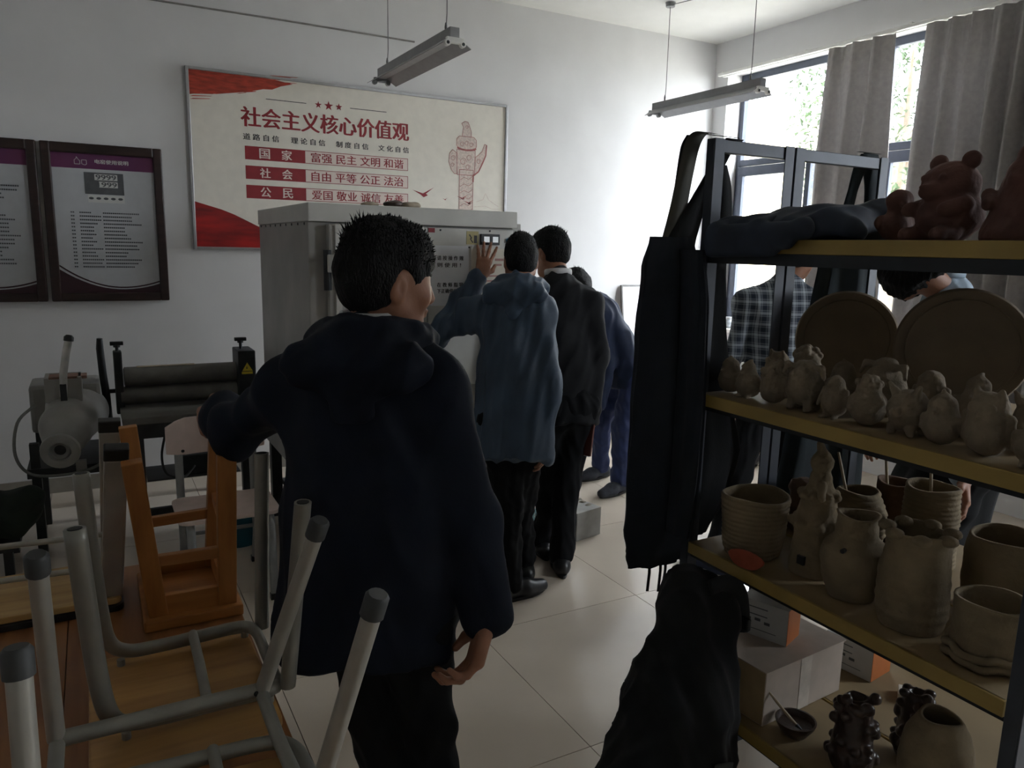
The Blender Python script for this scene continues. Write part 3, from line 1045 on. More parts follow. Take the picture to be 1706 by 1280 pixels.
for x in (0.16, 0.73):
    for y in (4.53, 5.26):
        MB().box2((x - 0.03, y - 0.03, 0.0), (x + 0.03, y + 0.03, 0.66)).build('leg', M_DSTEEL, t, bevel=0.003)
MB().box2((0.16, 4.51, 0.12), (0.73, 4.54, 0.16)).build('stretcher', M_DSTEEL, t)
MB().box2((0.38, 4.62, 0.30), (0.56, 4.86, 0.42)).build('motor_box', M_DSTEEL, t, bevel=0.01)
MB().box2((0.20, 4.60, 0.295), (0.70, 4.90, 0.302)).build('motor_tray', M_DSTEEL, t)
MB().tube(smooth_path([(0.30, 4.5, 0.60), (0.27, 4.44, 0.48), (0.29, 4.43, 0.38), (0.38, 4.5, 0.33), (0.45, 4.6, 0.36)]), 0.007, 8).build('power_cord', M_BLACK, t, smooth=True)

# ---------------------------------------------------------------- clay mixer
M_MIX = mat('mixer_grey_enamel', '8a8883', rough=0.4, var=0.12, scale=6)
t = thing('clay_mixer', 'grey motor driven clay mixer with upright pull handle left of the slab roller', 'machine', (-0.18, 4.6, 0))
MB().box2((-0.34, 4.72, 0.60), (0.0, 5.02, 0.86)).build('gearbox', M_MIX, t, bevel=0.02)
s = Sdf()
s.cap((-0.17, 4.48, 0.68), (-0.10, 4.75, 0.70), 0.125, 0.135, 0.03)
s.cap((-0.195, 4.40, 0.60), (-0.17, 4.50, 0.63), 0.085, 0.10, 0.03)
s.ell((-0.17, 4.58, 0.78), (0.09, 0.10, 0.05), 0.03)
s.ell((-0.205, 4.30, 0.585), (0.045, 0.06, 0.045), 0.002, sub=True)
body('barrel', s, 0.008, M_MIX, t)
MB().lathe([(0.088, 0.0), (0.092, 0.012), (0.088, 0.028), (0.052, 0.032), (0.05, 0.0)], (-0.196, 4.333, 0.592), 28, axis=(-0.15, -1, -0.12), cap=False).build('nozzle_ring', M_MIX, t, smooth=True)
MB().cyl((-0.193, 4.345, 0.593), (-0.19, 4.36, 0.595), 0.052, 20).build('nozzle_mouth', M_BLACK, t)
h = MB()
for a, b in (((-0.245, 4.52, 0.80), (-0.235, 4.70, 0.93)), ((-0.095, 4.52, 0.80), (-0.085, 4.70, 0.93))):
    h.box2((a[0] - 0.01, a[1], a[2]), (a[0] + 0.01, b[1], b[2]))
h.box2((-0.245, 4.52, 0.80), (-0.095, 4.54, 0.92)).box2((-0.245, 4.68, 0.80), (-0.095, 4.70, 0.93))
h.build('hopper', M_MIX, t, bevel=0.004)
MB().box2((-0.235, 4.55, 0.915), (-0.06, 4.66, 0.93)).build('feed_lid', mat('rusty_lid', '8c6a5c', rough=0.7, var=0.15), t, bevel=0.003)
MB().tube([(-0.172, 4.51, 0.83), (-0.165, 4.51, 0.95), (-0.145, 4.52, 1.06), (-0.128, 4.53, 1.13)], [0.018, 0.019, 0.019, 0.019], 14).build('pull_handle', mat('pale_tube', 'b9b6b0', rough=0.35, metal=0.5), t, smooth=True)
MB().tube([(-0.130, 4.53, 1.12), (-0.127, 4.53, 1.14), (-0.125, 4.532, 1.15)], [0.024, 0.024, 0.014], 14).build('handle_cap', M_BLACK, t, smooth=True)
MB().box2((-0.185, 4.49, 0.79), (-0.155, 4.53, 0.90)).build('handle_bracket', M_DSTEEL, t, bevel=0.003)
for x in (-0.32, 0.0):
    for y in (4.50, 4.98):
        MB().box2((x - 0.022, y - 0.022, 0.0), (x + 0.022, y + 0.022, 0.60)).build('leg', M_DSTEEL, t, bevel=0.003)
MB().box2((-0.36, 4.46, 0.42), (0.04, 5.02, 0.47)).build('stand_plate', M_DSTEEL, t, bevel=0.004)
MB().box2((-0.14, 4.44, 0.40), (-0.09, 4.47, 0.50)).build('switch_box', M_MIX, t, bevel=0.004)
MB().tube(smooth_path([(-0.30, 4.5, 0.80), (-0.38, 4.46, 0.72), (-0.40, 4.44, 0.56), (-0.34, 4.42, 0.46), (-0.2, 4.41, 0.44), (-0.06, 4.42, 0.46), (0.03, 4.46, 0.52), (0.05, 4.52, 0.60)]), 0.008, 8).build('power_cord', mat('pale_cord', '6f6f6a', rough=0.6), t, smooth=True)

# dark green cloth over a low platform
pl = thing('low_platform', 'low dark platform under the green cloth at the left edge', 'platform', (-0.75, 4.42, 0))
MB().box2((-1.25, 4.22, 0.13), (-0.40, 4.62, 0.16)).build('platform_top', M_DSTEEL, pl, bevel=0.004)
for x in (-1.2, -0.45):
    for y in (4.26, 4.58):
        MB().box2((x - 0.02, y - 0.02, 0.0), (x + 0.02, y + 0.02, 0.13)).build('leg', M_DSTEEL, pl)
s = Sdf()
s.cap((-1.15, 4.42, 0.26), (-0.62, 4.40, 0.27), 0.20, 0.17, 0.06, ax=(0, 1, 0), sq=0.85)
s.cap((-0.70, 4.40, 0.24), (-0.42, 4.36, 0.30), 0.16, 0.11, 0.06, ax=(0, 1, 0), sq=0.85)
s.cap((-0.45, 4.34, 0.26), (-0.33, 4.32, 0.36), 0.10, 0.055, 0.06)
s.cap((-0.80, 4.40, 0.36), (-0.60, 4.38, 0.42), 0.10, 0.05, 0.06)
s.half((0, 0, 1), (0, 0, 0.161))
tag(body('cloth_bundle', s, 0.010, mat('dark_green_cloth', '19231a', rough=0.95, var=0.25, scale=7), loc=(-0.8, 4.4, 0.161), disp=(0.022, 30, 2, (1, 1, 0.6)), floor=0.161), 'dark green cloth bundle on the low platform by the clay mixer', 'cloth')

# ---------------------------------------------------------------- white school chair
M_SEATW = mat('pale_pink_plastic', 'cdb9b0', rough=0.4, var=0.03)
M_LEGG = mat('grey_steel_leg', '8d8f8e', rough=0.4, metal=0.4, var=0.06)


def rounded(x0, y0, x1, y1, r, n=6):
    P = []
    for cx, cy, a0 in ((x1 - r, y1 - r, 0), (x0 + r, y1 - r, 90), (x0 + r, y0 + r, 180), (x1 - r, y0 + r, 270)):
        for i in range(n + 1):
            a = math.radians(a0 + 90 * i / n)
            P.append((cx + r * math.cos(a), cy + r * math.sin(a)))
    return P


t = thing('school_chair', 'pale plastic school chair standing on the floor by the slab roller', 'chair', (0.48, 3.65, 0))
MB().prism(rounded(0.258, 3.43, 0.70, 3.80, 0.05), (0, 0, 0.417), (1, 0, 0), (0, 1, 0), 0.018).build('seat', M_SEATW, t, bevel=0.005)
bk = MB()
ctr = [(0.255 + 0.455 * u, 3.87 + 0.05 * (1 - (2 * u - 1) ** 2)) for u in np.linspace(0, 1, 11)]
for (xa, ya), (xb, yb) in zip(ctr[:-1], ctr[1:]):
    pass
P, F = [], []
for i, (x, y) in enumerate(ctr):
    e = min(i, 10 - i)
    dz = (0.035 if e == 0 else (0.012 if e == 1 else 0.0))
    for yy in (y - 0.008, y + 0.008):
        P += [(x, yy, 0.618 + dz * 0.5), (x, yy, 0.802 - dz)]
for i in range(10):
    a = i * 4
    F += [(a, a + 4, a + 5, a + 1), (a + 2, a + 3, a + 7, a + 6), (a + 1, a + 5, a + 7, a + 3), (a, a + 2, a + 6, a + 4)]
F += [(0, 1, 3, 2), (40, 42, 43, 41)]
bk.add(P, F).build('backrest', M_SEATW, t, bevel=0.004)
for x in (0.31, 0.655):
    MB().tube([(x, 3.90, 0.70), (x, 3.885, 0.42), (x + 0.0, 3.86, 0.20), (x, 3.93, 0.012)], 0.019, 12, flat=0.6).build('rear_leg', M_LEGG, t, smooth=True)
    MB().tube([(x, 3.84, 0.40), (x, 3.5, 0.40), (x, 3.47, 0.36), (x, 3.44, 0.012)], 0.019, 12, flat=0.6).build('front_leg', M_LEGG, t, smooth=True)
    for y in (3.93, 3.44):
        MB().box2((x - 0.021, y - 0.016, 0.0), (x + 0.021, y + 0.016, 0.03)).build('foot_cap', M_BLACK, t, bevel=0.003)
MB().cyl((0.31, 3.865, 0.22), (0.655, 3.865, 0.22), 0.010, 10).build('stretcher', M_LEGG, t, smooth=True)
for x in (0.33, 0.63):
    MB().lathe([(0.008, 0), (0.005, 0.004)], (x, 3.884 + 0.0, 0.64), 10, axis=(0, -1, 0)).build('bolt', M_DSTEEL, t)

tb = thing('plastic_tub', 'teal blue plastic tub on the floor behind the pale chair', 'tub', (0.62, 4.26, 0))
MB().lathe([(0.12, 0.004), (0.125, 0.0), (0.165, 0.21), (0.18, 0.215), (0.18, 0.225), (0.158, 0.222), (0.118, 0.012), (0.02, 0.012)], (0.62, 4.26, 0.0), 30).build('basin', mat('teal_plastic', '1d5f73', rough=0.4, var=0.06), tb, smooth=True)
for a in (0, math.pi):
    MB().box((0.62 + 0.183 * math.cos(a), 4.26 + 0.183 * math.sin(a), 0.205), (0.02, 0.07, 0.022)).build('grip', MATS['teal_plastic'], tb, bevel=0.004)

# ---------------------------------------------------------------- work table with upturned seats
M_TABLE = wood('table_brown_wood', '7a4e2a', '9c6a3c', rough=0.45, ax=1)
M_LIGHTW = wood('pale_seat_wood', '9a7040', 'b98e55', rough=0.45, ax=0)
M_STOOLW = wood('orange_pine', '8f5a28', 'b0763a', rough=0.5, ax=2)
M_STOOLH = wood('orange_pine_flat', '8f5a28', 'b0763a', rough=0.5, ax=0)
M_TUBE = mat('satin_steel_tube', '8e8c84', rough=0.38, metal=0.35, var=0.05)
M_TUBEL = mat('pale_steel_tube', 'a9a69c', rough=0.35, metal=0.3, var=0.05)
t = thing('work_table', 'brown wooden work table carrying the upturned seats', 'table', (-0.29, 1.45, 0))
for i in range(3):
    x0 = -0.85 + i * 0.3735
    MB().box2((x0, 0.62, 0.722), (x0 + 0.3725, 2.255, 0.75)).build('top_board', M_TABLE, t, bevel=0.003)
MB().box2((-0.80, 0.67, 0.66), (0.22, 2.20, 0.721)).build('apron_frame', M_TUBE, t, bevel=0.004)
for x in (-0.78, 0.20):
    for y in (0.70, 2.17):
        MB().box2((x - 0.022, y - 0.022, 0.0), (x + 0.022, y + 0.022, 0.66)).build('leg', M_TUBE, t, bevel=0.004)

# wooden stool, legs up
t = thing('wooden_stool', 'orange wooden stool lying upside down on the work table', 'stool', (0.15, 1.97, 0.75))
MB().box2((0.052, 1.82, 0.7505), (0.272, 2.13, 0.778)).build('seat', M_STOOLH, t, bevel=0.005)
LEG = {'nl': ((0.085, 1.855, 0.778), (0.048, 1.80, 1.17)), 'nr': ((0.238, 1.852, 0.778), (0.243, 1.79, 1.17)),
       'fl': ((0.085, 2.095, 0.778), (0.053, 2.09, 1.185)), 'fr': ((0.238, 2.095, 0.778), (0.272, 2.13, 1.185))}
for q in LEG.values():
    MB().bar(q[0], q[1], 0.042, 0.030, up=(0, 1, 0)).build('leg', M_STOOLW, t, bevel=0.003)


def on(q, f):
    return Vector(q[0]).lerp(Vector(q[1]), f)


for a, b in (('nl', 'nr'), ('fl', 'fr')):
    MB().bar(on(LEG[a], 0.06), on(LEG[b], 0.06), 0.018, 0.05).build('seat_rail', M_STOOLH, t, bevel=0.002)
    MB().bar(on(LEG[a], 0.36), on(LEG[b], 0.36), 0.020, 0.026).build('stretcher', M_STOOLH, t, bevel=0.002)
for a, b in (('nl', 'fl'), ('nr', 'fr')):
    MB().bar(on(LEG[a], 0.06), on(LEG[b], 0.06), 0.018, 0.05).build('seat_rail', M_STOOLH, t, bevel=0.002)
    MB().bar(on(LEG[a], 0.47), on(LEG[b], 0.47), 0.020, 0.026).build('stretcher', M_STOOLH, t, bevel=0.002)


def hollow_end(t, p, d, m=M_BLACK):
    p, d = Vector(p), Vector(d).normalized()
    MB().tube([p - d * 0.004, p + d * 0.0015], 0.011, 12, flat=0.6, up=(0, 1, 0)).build('open_end', m, t)


# metal framed seat with two bent tube legs, upside down
t = thing('tube_frame_stool', 'metal framed wooden seat upside down in the middle of the table', 'stool', (0.12, 1.5, 0.75))
MB().prism(rounded(-0.06, 1.30, 0.262, 1.715, 0.05), (0, 0, 0.7505), (1, 0, 0), (0, 1, 0), 0.016).build('seat', M_LIGHTW, t, bevel=0.004)
A = [(-0.044, 1.636, 1.20), (-0.038, 1.645, 1.05), (-0.030, 1.655, 0.90), (-0.018, 1.665, 0.825), (0.015, 1.672, 0.795), (0.07, 1.675, 0.79), (0.16, 1.680, 0.79), (0.225, 1.685, 0.79), (0.258, 1.675, 0.79), (0.270, 1.64, 0.79), (0.271, 1.55, 0.79), (0.270, 1.42, 0.79)]
MB().tube(smooth_path(A), 0.0155, 12, flat=0.72, up=(0, 1, 0)).build('bent_tube_leg', M_TUBE, t, smooth='all')
hollow_end(t, A[0], Vector(A[0]) - Vector(A[1]))
B = [(-0.050, 1.315, 1.20), (-0.043, 1.335, 1.05), (-0.034, 1.36, 0.90), (-0.020, 1.38, 0.825), (0.012, 1.395, 0.797), (0.07, 1.40, 0.79), (0.16, 1.40, 0.79), (0.235, 1.40, 0.79), (0.268, 1.41, 0.79)]
MB().tube(smooth_path(B), 0.0165, 12, flat=0.72, up=(0, 1, 0)).build('bent_tube_leg', M_TUBE, t, smooth='all')
hollow_end(t, B[0], Vector(B[0]) - Vector(B[1]))
for top, bot in (((0.296, 1.648, 1.20), (0.285, 1.66, 0.79)), ((0.299, 1.292, 1.20), (0.285, 1.40, 0.79))):
    MB().tube([top, Vector(top).lerp(Vector(bot), 0.5), bot], 0.0155, 12, flat=0.75, up=(0, 1, 0)).build('straight_leg', M_TUBE, t, smooth=True)
    hollow_end(t, top, Vector(top) - Vector(bot))
MB().tube([(0.142, 1.678, 0.80), (0.14, 1.54, 0.803), (0.137, 1.40, 0.80)], 0.010, 10).build('cross_bar', M_TUBE, t, smooth=True)
for x, y in ((0.0, 1.67), (0.25, 1.68), (0.0, 1.40), (0.25, 1.40)):
    MB().cyl((x, y, 0.764), (x, y, 0.78), 0.008, 10).build('seat_bolt', M_TUBE, t)

# second metal framed seat with capped legs, nearest the camera
t = thing('tube_frame_stool', 'metal framed seat with black capped splayed legs, nearest the camera', 'stool', (0.08, 1.1, 0.75))
MB().prism(rounded(-0.10, 0.80, 0.255, 1.235, 0.05), (0, 0, 0.7505), (1, 0, 0), (0, 1, 0), 0.016).build('seat', M_LIGHTW, t, bevel=0.004)


def capped(t, top, bot, r=0.0138):
    top, bot = Vector(top), Vector(bot)
    d = (top - bot).normalized()
    MB().tube([bot, bot.lerp(top, 0.5), top - d * 0.02], r, 14).build('splayed_leg', M_TUBEL, t, smooth=True)
    MB().tube([top - d * 0.034, top - d * 0.005, top], [r + 0.003, r + 0.003, r - 0.001], 14).build('foot_cap', mat('grey_rubber', '3a3b3a', rough=0.6), t, smooth=True)


capped(t, (-0.097, 1.228, 1.20), (-0.101, 1.33, 0.842))
capped(t, (0.304, 1.193, 1.20), (0.224, 1.325, 0.842))
capped(t, (-0.101, 0.944, 1.20), (-0.10, 0.885, 0.80))
capped(t, (0.301, 0.894, 1.20), (0.225, 1.0, 0.80))
MB().tube([(-0.104, 1.33, 0.84), (0.06, 1.33, 0.84), (0.226, 1.328, 0.84)], 0.0135, 12).build('leg_bar', M_TUBE, t, smooth=True)
MB().tube(smooth_path([(0.222, 1.325, 0.838), (0.226, 1.20, 0.82), (0.232, 1.08, 0.81), (0.225, 0.98, 0.80)]), 0.012, 12).build('side_bar', M_TUBE, t, smooth=True)
MB().tube(smooth_path([(-0.10, 1.32, 0.838), (-0.102, 1.15, 0.82), (-0.10, 0.88, 0.80)]), 0.012, 12).build('side_bar', M_TUBE, t, smooth=True)
MB().tube(smooth_path([(-0.092, 1.05, 0.785), (-0.098, 1.22, 0.785), (-0.06, 1.262, 0.785), (0.08, 1.257, 0.785), (0.20, 1.25, 0.785), (0.248, 1.225, 0.785), (0.262, 1.15, 0.785), (0.262, 0.95, 0.785)]), 0.0125, 12).build('seat_frame', M_TUBE, t, smooth='all')
MB().tube([(0.128, 1.262, 0.792), (0.125, 1.05, 0.792), (0.122, 0.85, 0.792)], 0.010, 10).build('cross_bar', M_TUBE, t, smooth=True)
for p in ((-0.098, 1.317, 0.842), (0.212, 1.315, 0.842)):
    MB().sphere(p, 0.005, 8, 6).build('rivet', M_DSTEEL, t)

# third upturned seat at the back left of the table
t = thing('tube_frame_stool', 'upturned seat with square black capped posts at the left edge', 'stool', (-0.2, 2.08, 0.75))
MB().prism(rounded(-0.44, 1.975, 0.012, 2.235, 0.02), (0, 0, 0.7685), (1, 0, 0), (0, 1, 0), 0.016).build('seat', wood('yellow_seat_wood', 'a07c48', 'c2a066', ax=0), t, bevel=0.003)
MB().prism(rounded(-0.44, 1.970, 0.016, 2.24, 0.02), (0, 0, 0.7505), (1, 0, 0), (0, 1, 0), 0.017).build('seat_rim', M_BLACK, t, bevel=0.003)
for top, bot in (((0.014, 2.12, 1.20), (-0.006, 2.20, 0.785)), ((0.022, 1.83, 1.20), (-0.008, 2.00, 0.785)), ((-0.42, 2.12, 1.20), (-0.41, 2.20, 0.785)), ((-0.42, 1.83, 1.20), (-0.41, 2.00, 0.785))):
    top, bot = Vector(top), Vector(bot)
    d = (top - bot).normalized()
    MB().bar(bot, top - d * 0.03, 0.048, 0.026, up=(0, 1, 0)).build('square_leg', M_TUBEL, t, bevel=0.005)
    MB().bar(top - d * 0.032, top, 0.051, 0.029, up=(0, 1, 0)).build('foot_cap', M_BLACK, t, bevel=0.004)
for z, y in ((0.90, 2.10), (0.812, 2.10)):
    MB().tube([(-0.42, y + 0.03, z + 0.004), (-0.2, y + 0.03, z), (0.0, y + 0.03, z - 0.004)], 0.0075, 10).build('rail', M_TUBEL, t, smooth=True)

# ---------------------------------------------------------------- storage racks
M_RPOST = mat('rack_blue_grey_steel', '41464f', rough=0.45, metal=0.3, var=0.06)
M_RDARK = mat('rack_dark_beam', '23272c', rough=0.5, metal=0.2, var=0.1)
M_BOARD = mat('rack_board', '8f7b5a', rough=0.7, var=0.08, scale=5, stretch=(1, 0.3, 1))
M_YEDGE = mat('rack_yellow_edge', '9c8448', rough=0.55, var=0.08, scale=6)
LV = (1.685, 1.24, 0.775, 0.315)
RY0, RY1 = 0.732, 1.665


def rack(x0, x1, label):
    t = thing('storage_rack', label, 'rack', ((x0 + x1) / 2, (RY0 + RY1) / 2, 0), 'steel storage racks')
    for z in LV:
        b = MB().box2((x0 + 0.004, RY0 + 0.002, z - 0.02), (x1 - 0.004, RY1 - 0.002, z)).build('shelf_board', M_BOARD, t, bevel=0.002)
        MB().box2((x0, RY0, z - 0.036), (x0 + 0.012, RY1, z)).build('edge_strip', M_YEDGE, b, bevel=0.002)
        MB().box2((x0 + 0.013, RY0, z - 0.05), (x0 + 0.03, RY1, z - 0.021)).build('front_beam', M_RDARK, b)
        MB().box2((x1 - 0.03, RY0, z - 0.05), (x1 - 0.012, RY1, z - 0.021)).build('back_beam', M_RDARK, b)
    bb_ = MB().box2((x0 - 0.001, RY0, LV[0] - 0.066), (x0 + 0.014, RY1, LV[0] - 0.0365)).build('top_beam', M_RDARK, t)
    for x in (x0 + 0.002, x1 - 0.040):
        for y in (RY0 - 0.036, RY1 + 0.002):
            m = MB()
            m.box2((x, y, 0.0), (x + 0.038, y + 0.004, 1.965)).box2((x if x < (x0 + x1) / 2 else x + 0.034, y + 0.004, 0.0), (x + 0.004 if x < (x0 + x1) / 2 else x + 0.038, y + 0.034, 1.965))
            m.build('post', M_RPOST, t, bevel=0.001, seg=1)
    for y in (RY1 + 0.006, RY0 - 0.034):
        for z in (1.945, 1.20, 0.74, 0.28):
            MB().box2((x0 + 0.03, y, z - 0.018), (x1 - 0.03, y + 0.02, z + 0.018)).build('end_rail', M_RPOST, t, bevel=0.002, seg=1)


rack(1.55, 1.872, 'steel rack with yellow edged boards facing the aisle at right')
rack(1.876, 2.31, 'steel rack standing back to back behind the front rack')

# ---------------------------------------------------------------- clay figurines
UPZ = V(0, 0, 1)


def fig(kind, pos, h, ang, m, label, group='clay figurines on the second shelf', seed=0, vox=0.0032):
    """small hand-built clay figure, h high, facing ang (degrees, 180 = towards the aisle)"""
    f = V(math.cos(math.radians(ang)), math.sin(math.radians(ang)), 0)
    r = V(f[1], -f[0], 0)
    p = V(pos)

    def at(a, b, c):
        return p + (f * a + r * b + UPZ * c) * h
    s = Sdf()
    K = 0.05 * h
    if kind == 'chick':
        s.ell(at(0, 0, 0.36), V(0.33, 0.33, 0.36) * h, K).ell(at(0.02, 0, 0.70), V(0.24, 0.24, 0.26) * h, K * 2)
        s.cap(at(0.22, 0, 0.66), at(0.36, 0, 0.62), 0.06 * h, 0.03 * h, K)
        for q in (-1, 1):
            s.cap(at(0.05, 0.30 * q, 0.48), at(-0.02, 0.36 * q, 0.28), 0.08 * h, 0.05 * h, K)
            s.ell(at(0.19, 0.12 * q, 0.76), V(0.035, 0.035, 0.035) * h, 0.01 * h)
        s.cap(at(0, 0, 0.92), at(0.03, 0.02, 1.0), 0.05 * h, 0.03 * h, K)
    elif kind == 'bird':
        s.ell(at(0, 0, 0.34), V(0.34, 0.34, 0.34) * h, K).cap(at(0.04, 0, 0.5), at(0.05, 0, 0.78), 0.24 * h, 0.17 * h, K * 2)
        s.cap(at(0.18, 0, 0.74), at(0.36, 0, 0.66), 0.075 * h, 0.03 * h, K)
        for q in (-1, 1):
            s.cap(at(0.10, 0.27 * q, 0.52), at(-0.06, 0.36 * q, 0.22), 0.10 * h, 0.05 * h, K)
            s.cap(at(0.16, 0.13 * q, 0.05), at(0.28, 0.15 * q, 0.04), 0.07 * h, 0.05 * h, K)
            s.ell(at(0.17, 0.10 * q, 0.82), V(0.035, 0.035, 0.035) * h, 0.01 * h)
        s.cap(at(0.02, 0, 0.92), at(-0.05, 0, 0.98), 0.05 * h, 0.03 * h, K)
    elif kind == 'ram':
        s.ell(at(0, 0, 0.48), V(0.36, 0.36, 0.38) * h, K).ell(at(0.18, 0, 0.66), V(0.24, 0.22, 0.22) * h, K)
        for q in (-1, 1):
            s.cap(at(0.06, 0.12 * q, 0.86), at(0.06, 0.36 * q, 0.88), 0.06 * h, 0.055 * h, K).cap(at(0.06, 0.36 * q, 0.88), at(0.10, 0.43 * q, 0.70), 0.055 * h, 0.04 * h, K)
            s.cap(at(0.15, 0.17 * q, 0.18), at(0.17, 0.18 * q, 0.06), 0.09 * h, 0.08 * h, K)
            s.cap(at(-0.15, 0.17 * q, 0.18), at(-0.17, 0.18 * q, 0.06), 0.09 * h, 0.08 * h, K)
        s.ell(at(0.0, 0, 0.90), V(0.18, 0.2, 0.10) * h, K)
    elif kind == 'pig':
        s.ell(at(0, 0, 0.46), V(0.40, 0.36, 0.40) * h, K).cap(at(0.34, 0, 0.48), at(0.46, 0, 0.46), 0.12 * h, 0.10 * h, K)
        for q in (-1, 1):
            s.cap(at(0.16, 0.2 * q, 0.80), at(0.22, 0.28 * q, 0.95), 0.09 * h, 0.04 * h, K)
            for a in (-0.2, 0.2):
                s.cap(at(a, 0.18 * q, 0.15), at(a, 0.19 * q, 0.05), 0.1 * h, 0.08 * h, K)
            s.ell(at(0.30, 0.16 * q, 0.62), V(0.04, 0.04, 0.04) * h, 0.01 * h)
    elif kind == 'owl':
        s.cap(at(0, 0, 0.30), at(0, 0, 0.66), 0.30 * h, 0.26 * h, K)
        for q in (-1, 1):
            s.cap(at(0.05, 0.15 * q, 0.86), at(0.07, 0.17 * q, 0.94), 0.08 * h, 0.04 * h, K)
            s.ell(at(0.22, 0.11 * q, 0.70), V(0.05, 0.09, 0.09) * h, 0.02 * h)
            s.cap(at(0, 0.29 * q, 0.55), at(-0.04, 0.33 * q, 0.2), 0.08 * h, 0.05 * h, K)
        s.cap(at(0.24, 0, 0.62), at(0.32, 0, 0.56), 0.04 * h, 0.02 * h, K)
    elif kind == 'curly':
        s.ell(at(0, 0, 0.38), V(0.34, 0.34, 0.38) * h, K).ell(at(0.04, 0, 0.72), V(0.22, 0.24, 0.20) * h, K)
        g = random.Random(seed)
        for i in range(16):
            a = g.uniform(0, 6.28)
            e = g.uniform(0.2, 1.3)
            s.ell(at(0.04 + 0.20 * math.cos(a) * math.cos(e), 0.22 * math.sin(a) * math.cos(e), 0.76 + 0.20 * math.sin(e)), V(0.075, 0.075, 0.075) * h, 0.01 * h)
        for q in (-1, 1):
            s.cap(at(0.08, 0.28 * q, 0.5), at(0.26, 0.24 * q, 0.34), 0.08 * h, 0.06 * h, K)
    elif kind == 'penguin':
        s.cap(at(0, 0, 0.28), at(0.02, 0, 0.72), 0.28 * h, 0.20 * h, K)
        s.cap(at(0.18, 0, 0.78), at(0.32, 0, 0.74), 0.05 * h, 0.02 * h, K)
        s.ell(at(0.16, 0.0, 0.36), V(0.16, 0.20, 0.26) * h, K)
        for q in (-1, 1):
            s.cap(at(0, 0.25 * q, 0.6), at(0.05, 0.36 * q, 0.25), 0.06 * h, 0.04 * h, K)
            s.cap(at(0.14, 0.13 * q, 0.04), at(0.26, 0.15 * q, 0.03), 0.07 * h, 0.05 * h, K)
    elif kind == 'bear':
        s.ell(at(0, 0, 0.30), V(0.36, 0.38, 0.32) * h, K).ell(at(0.03, 0, 0.66), V(0.30, 0.33, 0.28) * h, K)
        s.ell(at(0.30, 0.0, 0.58), V(0.13, 0.15, 0.11) * h, K).ell(at(0.42, 0, 0.62), V(0.04, 0.06, 0.04) * h, K * 0.4)
        for q in (-1, 1):
            s.ell(at(0.0, 0.25 * q, 0.93), V(0.075, 0.115, 0.105) * h, 0.02 * h)
            s.cap(at(0.1, 0.32 * q, 0.42), at(0.34, 0.28 * q, 0.36), 0.10 * h, 0.085 * h, K)
            s.cap(at(0.15, 0.22 * q, 0.08), at(0.38, 0.25 * q, 0.07), 0.11 * h, 0.09 * h, K)
            s.ell(at(0.29, 0.14 * q, 0.74), V(0.035, 0.04, 0.04) * h, 0.01 * h)
    elif kind == 'duck':
        s.ell(at(0, 0, 0.28), V(0.32, 0.28, 0.30) * h, K).cap(at(0.05, 0, 0.45), at(0.06, 0, 0.74), 0.17 * h, 0.20 * h, K)
        s.ell(at(0.10, 0, 0.78), V(0.27, 0.24, 0.20) * h, K).cap(at(0.30, 0, 0.74), at(0.42, 0, 0.66), 0.10 * h, 0.06 * h, K)
        s.cap(at(-0.25, 0, 0.3), at(-0.4, 0, 0.42), 0.1 * h, 0.04 * h, K)
        for q in (-1, 1):
            s.ell(at(-0.02, 0.26 * q, 0.34), V(0.2, 0.06, 0.14) * h, K)
    elif kind == 'rabbit':
        s.ell(at(0, 0, 0.30), V(0.33, 0.30, 0.31) * h, K).ell(at(0.06, 0, 0.58), V(0.24, 0.24, 0.22) * h, K)
        for q in (-1, 1):
            s.cap(at(0.02, 0.12 * q, 0.74), at(-0.05, 0.17 * q, 0.96), 0.07 * h, 0.05 * h, K)
            s.cap(at(0.18, 0.18 * q, 0.3), at(0.3, 0.12 * q, 0.2), 0.08 * h, 0.06 * h, K)
        s.ell(at(0.28, 0, 0.54), V(0.07, 0.09, 0.07) * h, K)
    elif kind == 'cone':
        s.cap(at(0, 0, 0.10), at(0, 0, 0.70), 0.40 * h, 0.22 * h, K).cap(at(0, 0, 0.8), at(0.0, 0.02, 0.94), 0.10 * h, 0.11 * h, K)
        s.cap(at(0.1, 0.34, 0.5), at(0.32, 0.22, 0.38), 0.08 * h, 0.06 * h, K).cap(at(0.1, -0.34, 0.5), at(0.32, -0.22, 0.38), 0.08 * h, 0.06 * h, K)
        s.ell(at(0.22, 0, 0.66), V(0.06, 0.08, 0.05) * h, K)
    s.half((0, 0, 1), pos, 0.003)
    o = body('clay_figurine', s, vox, m, loc=pos, disp=(0.0022, 120, seed + 3, (1, 1, 1)), floor=pos[2])
    return tag(o, label, 'figurine', group)


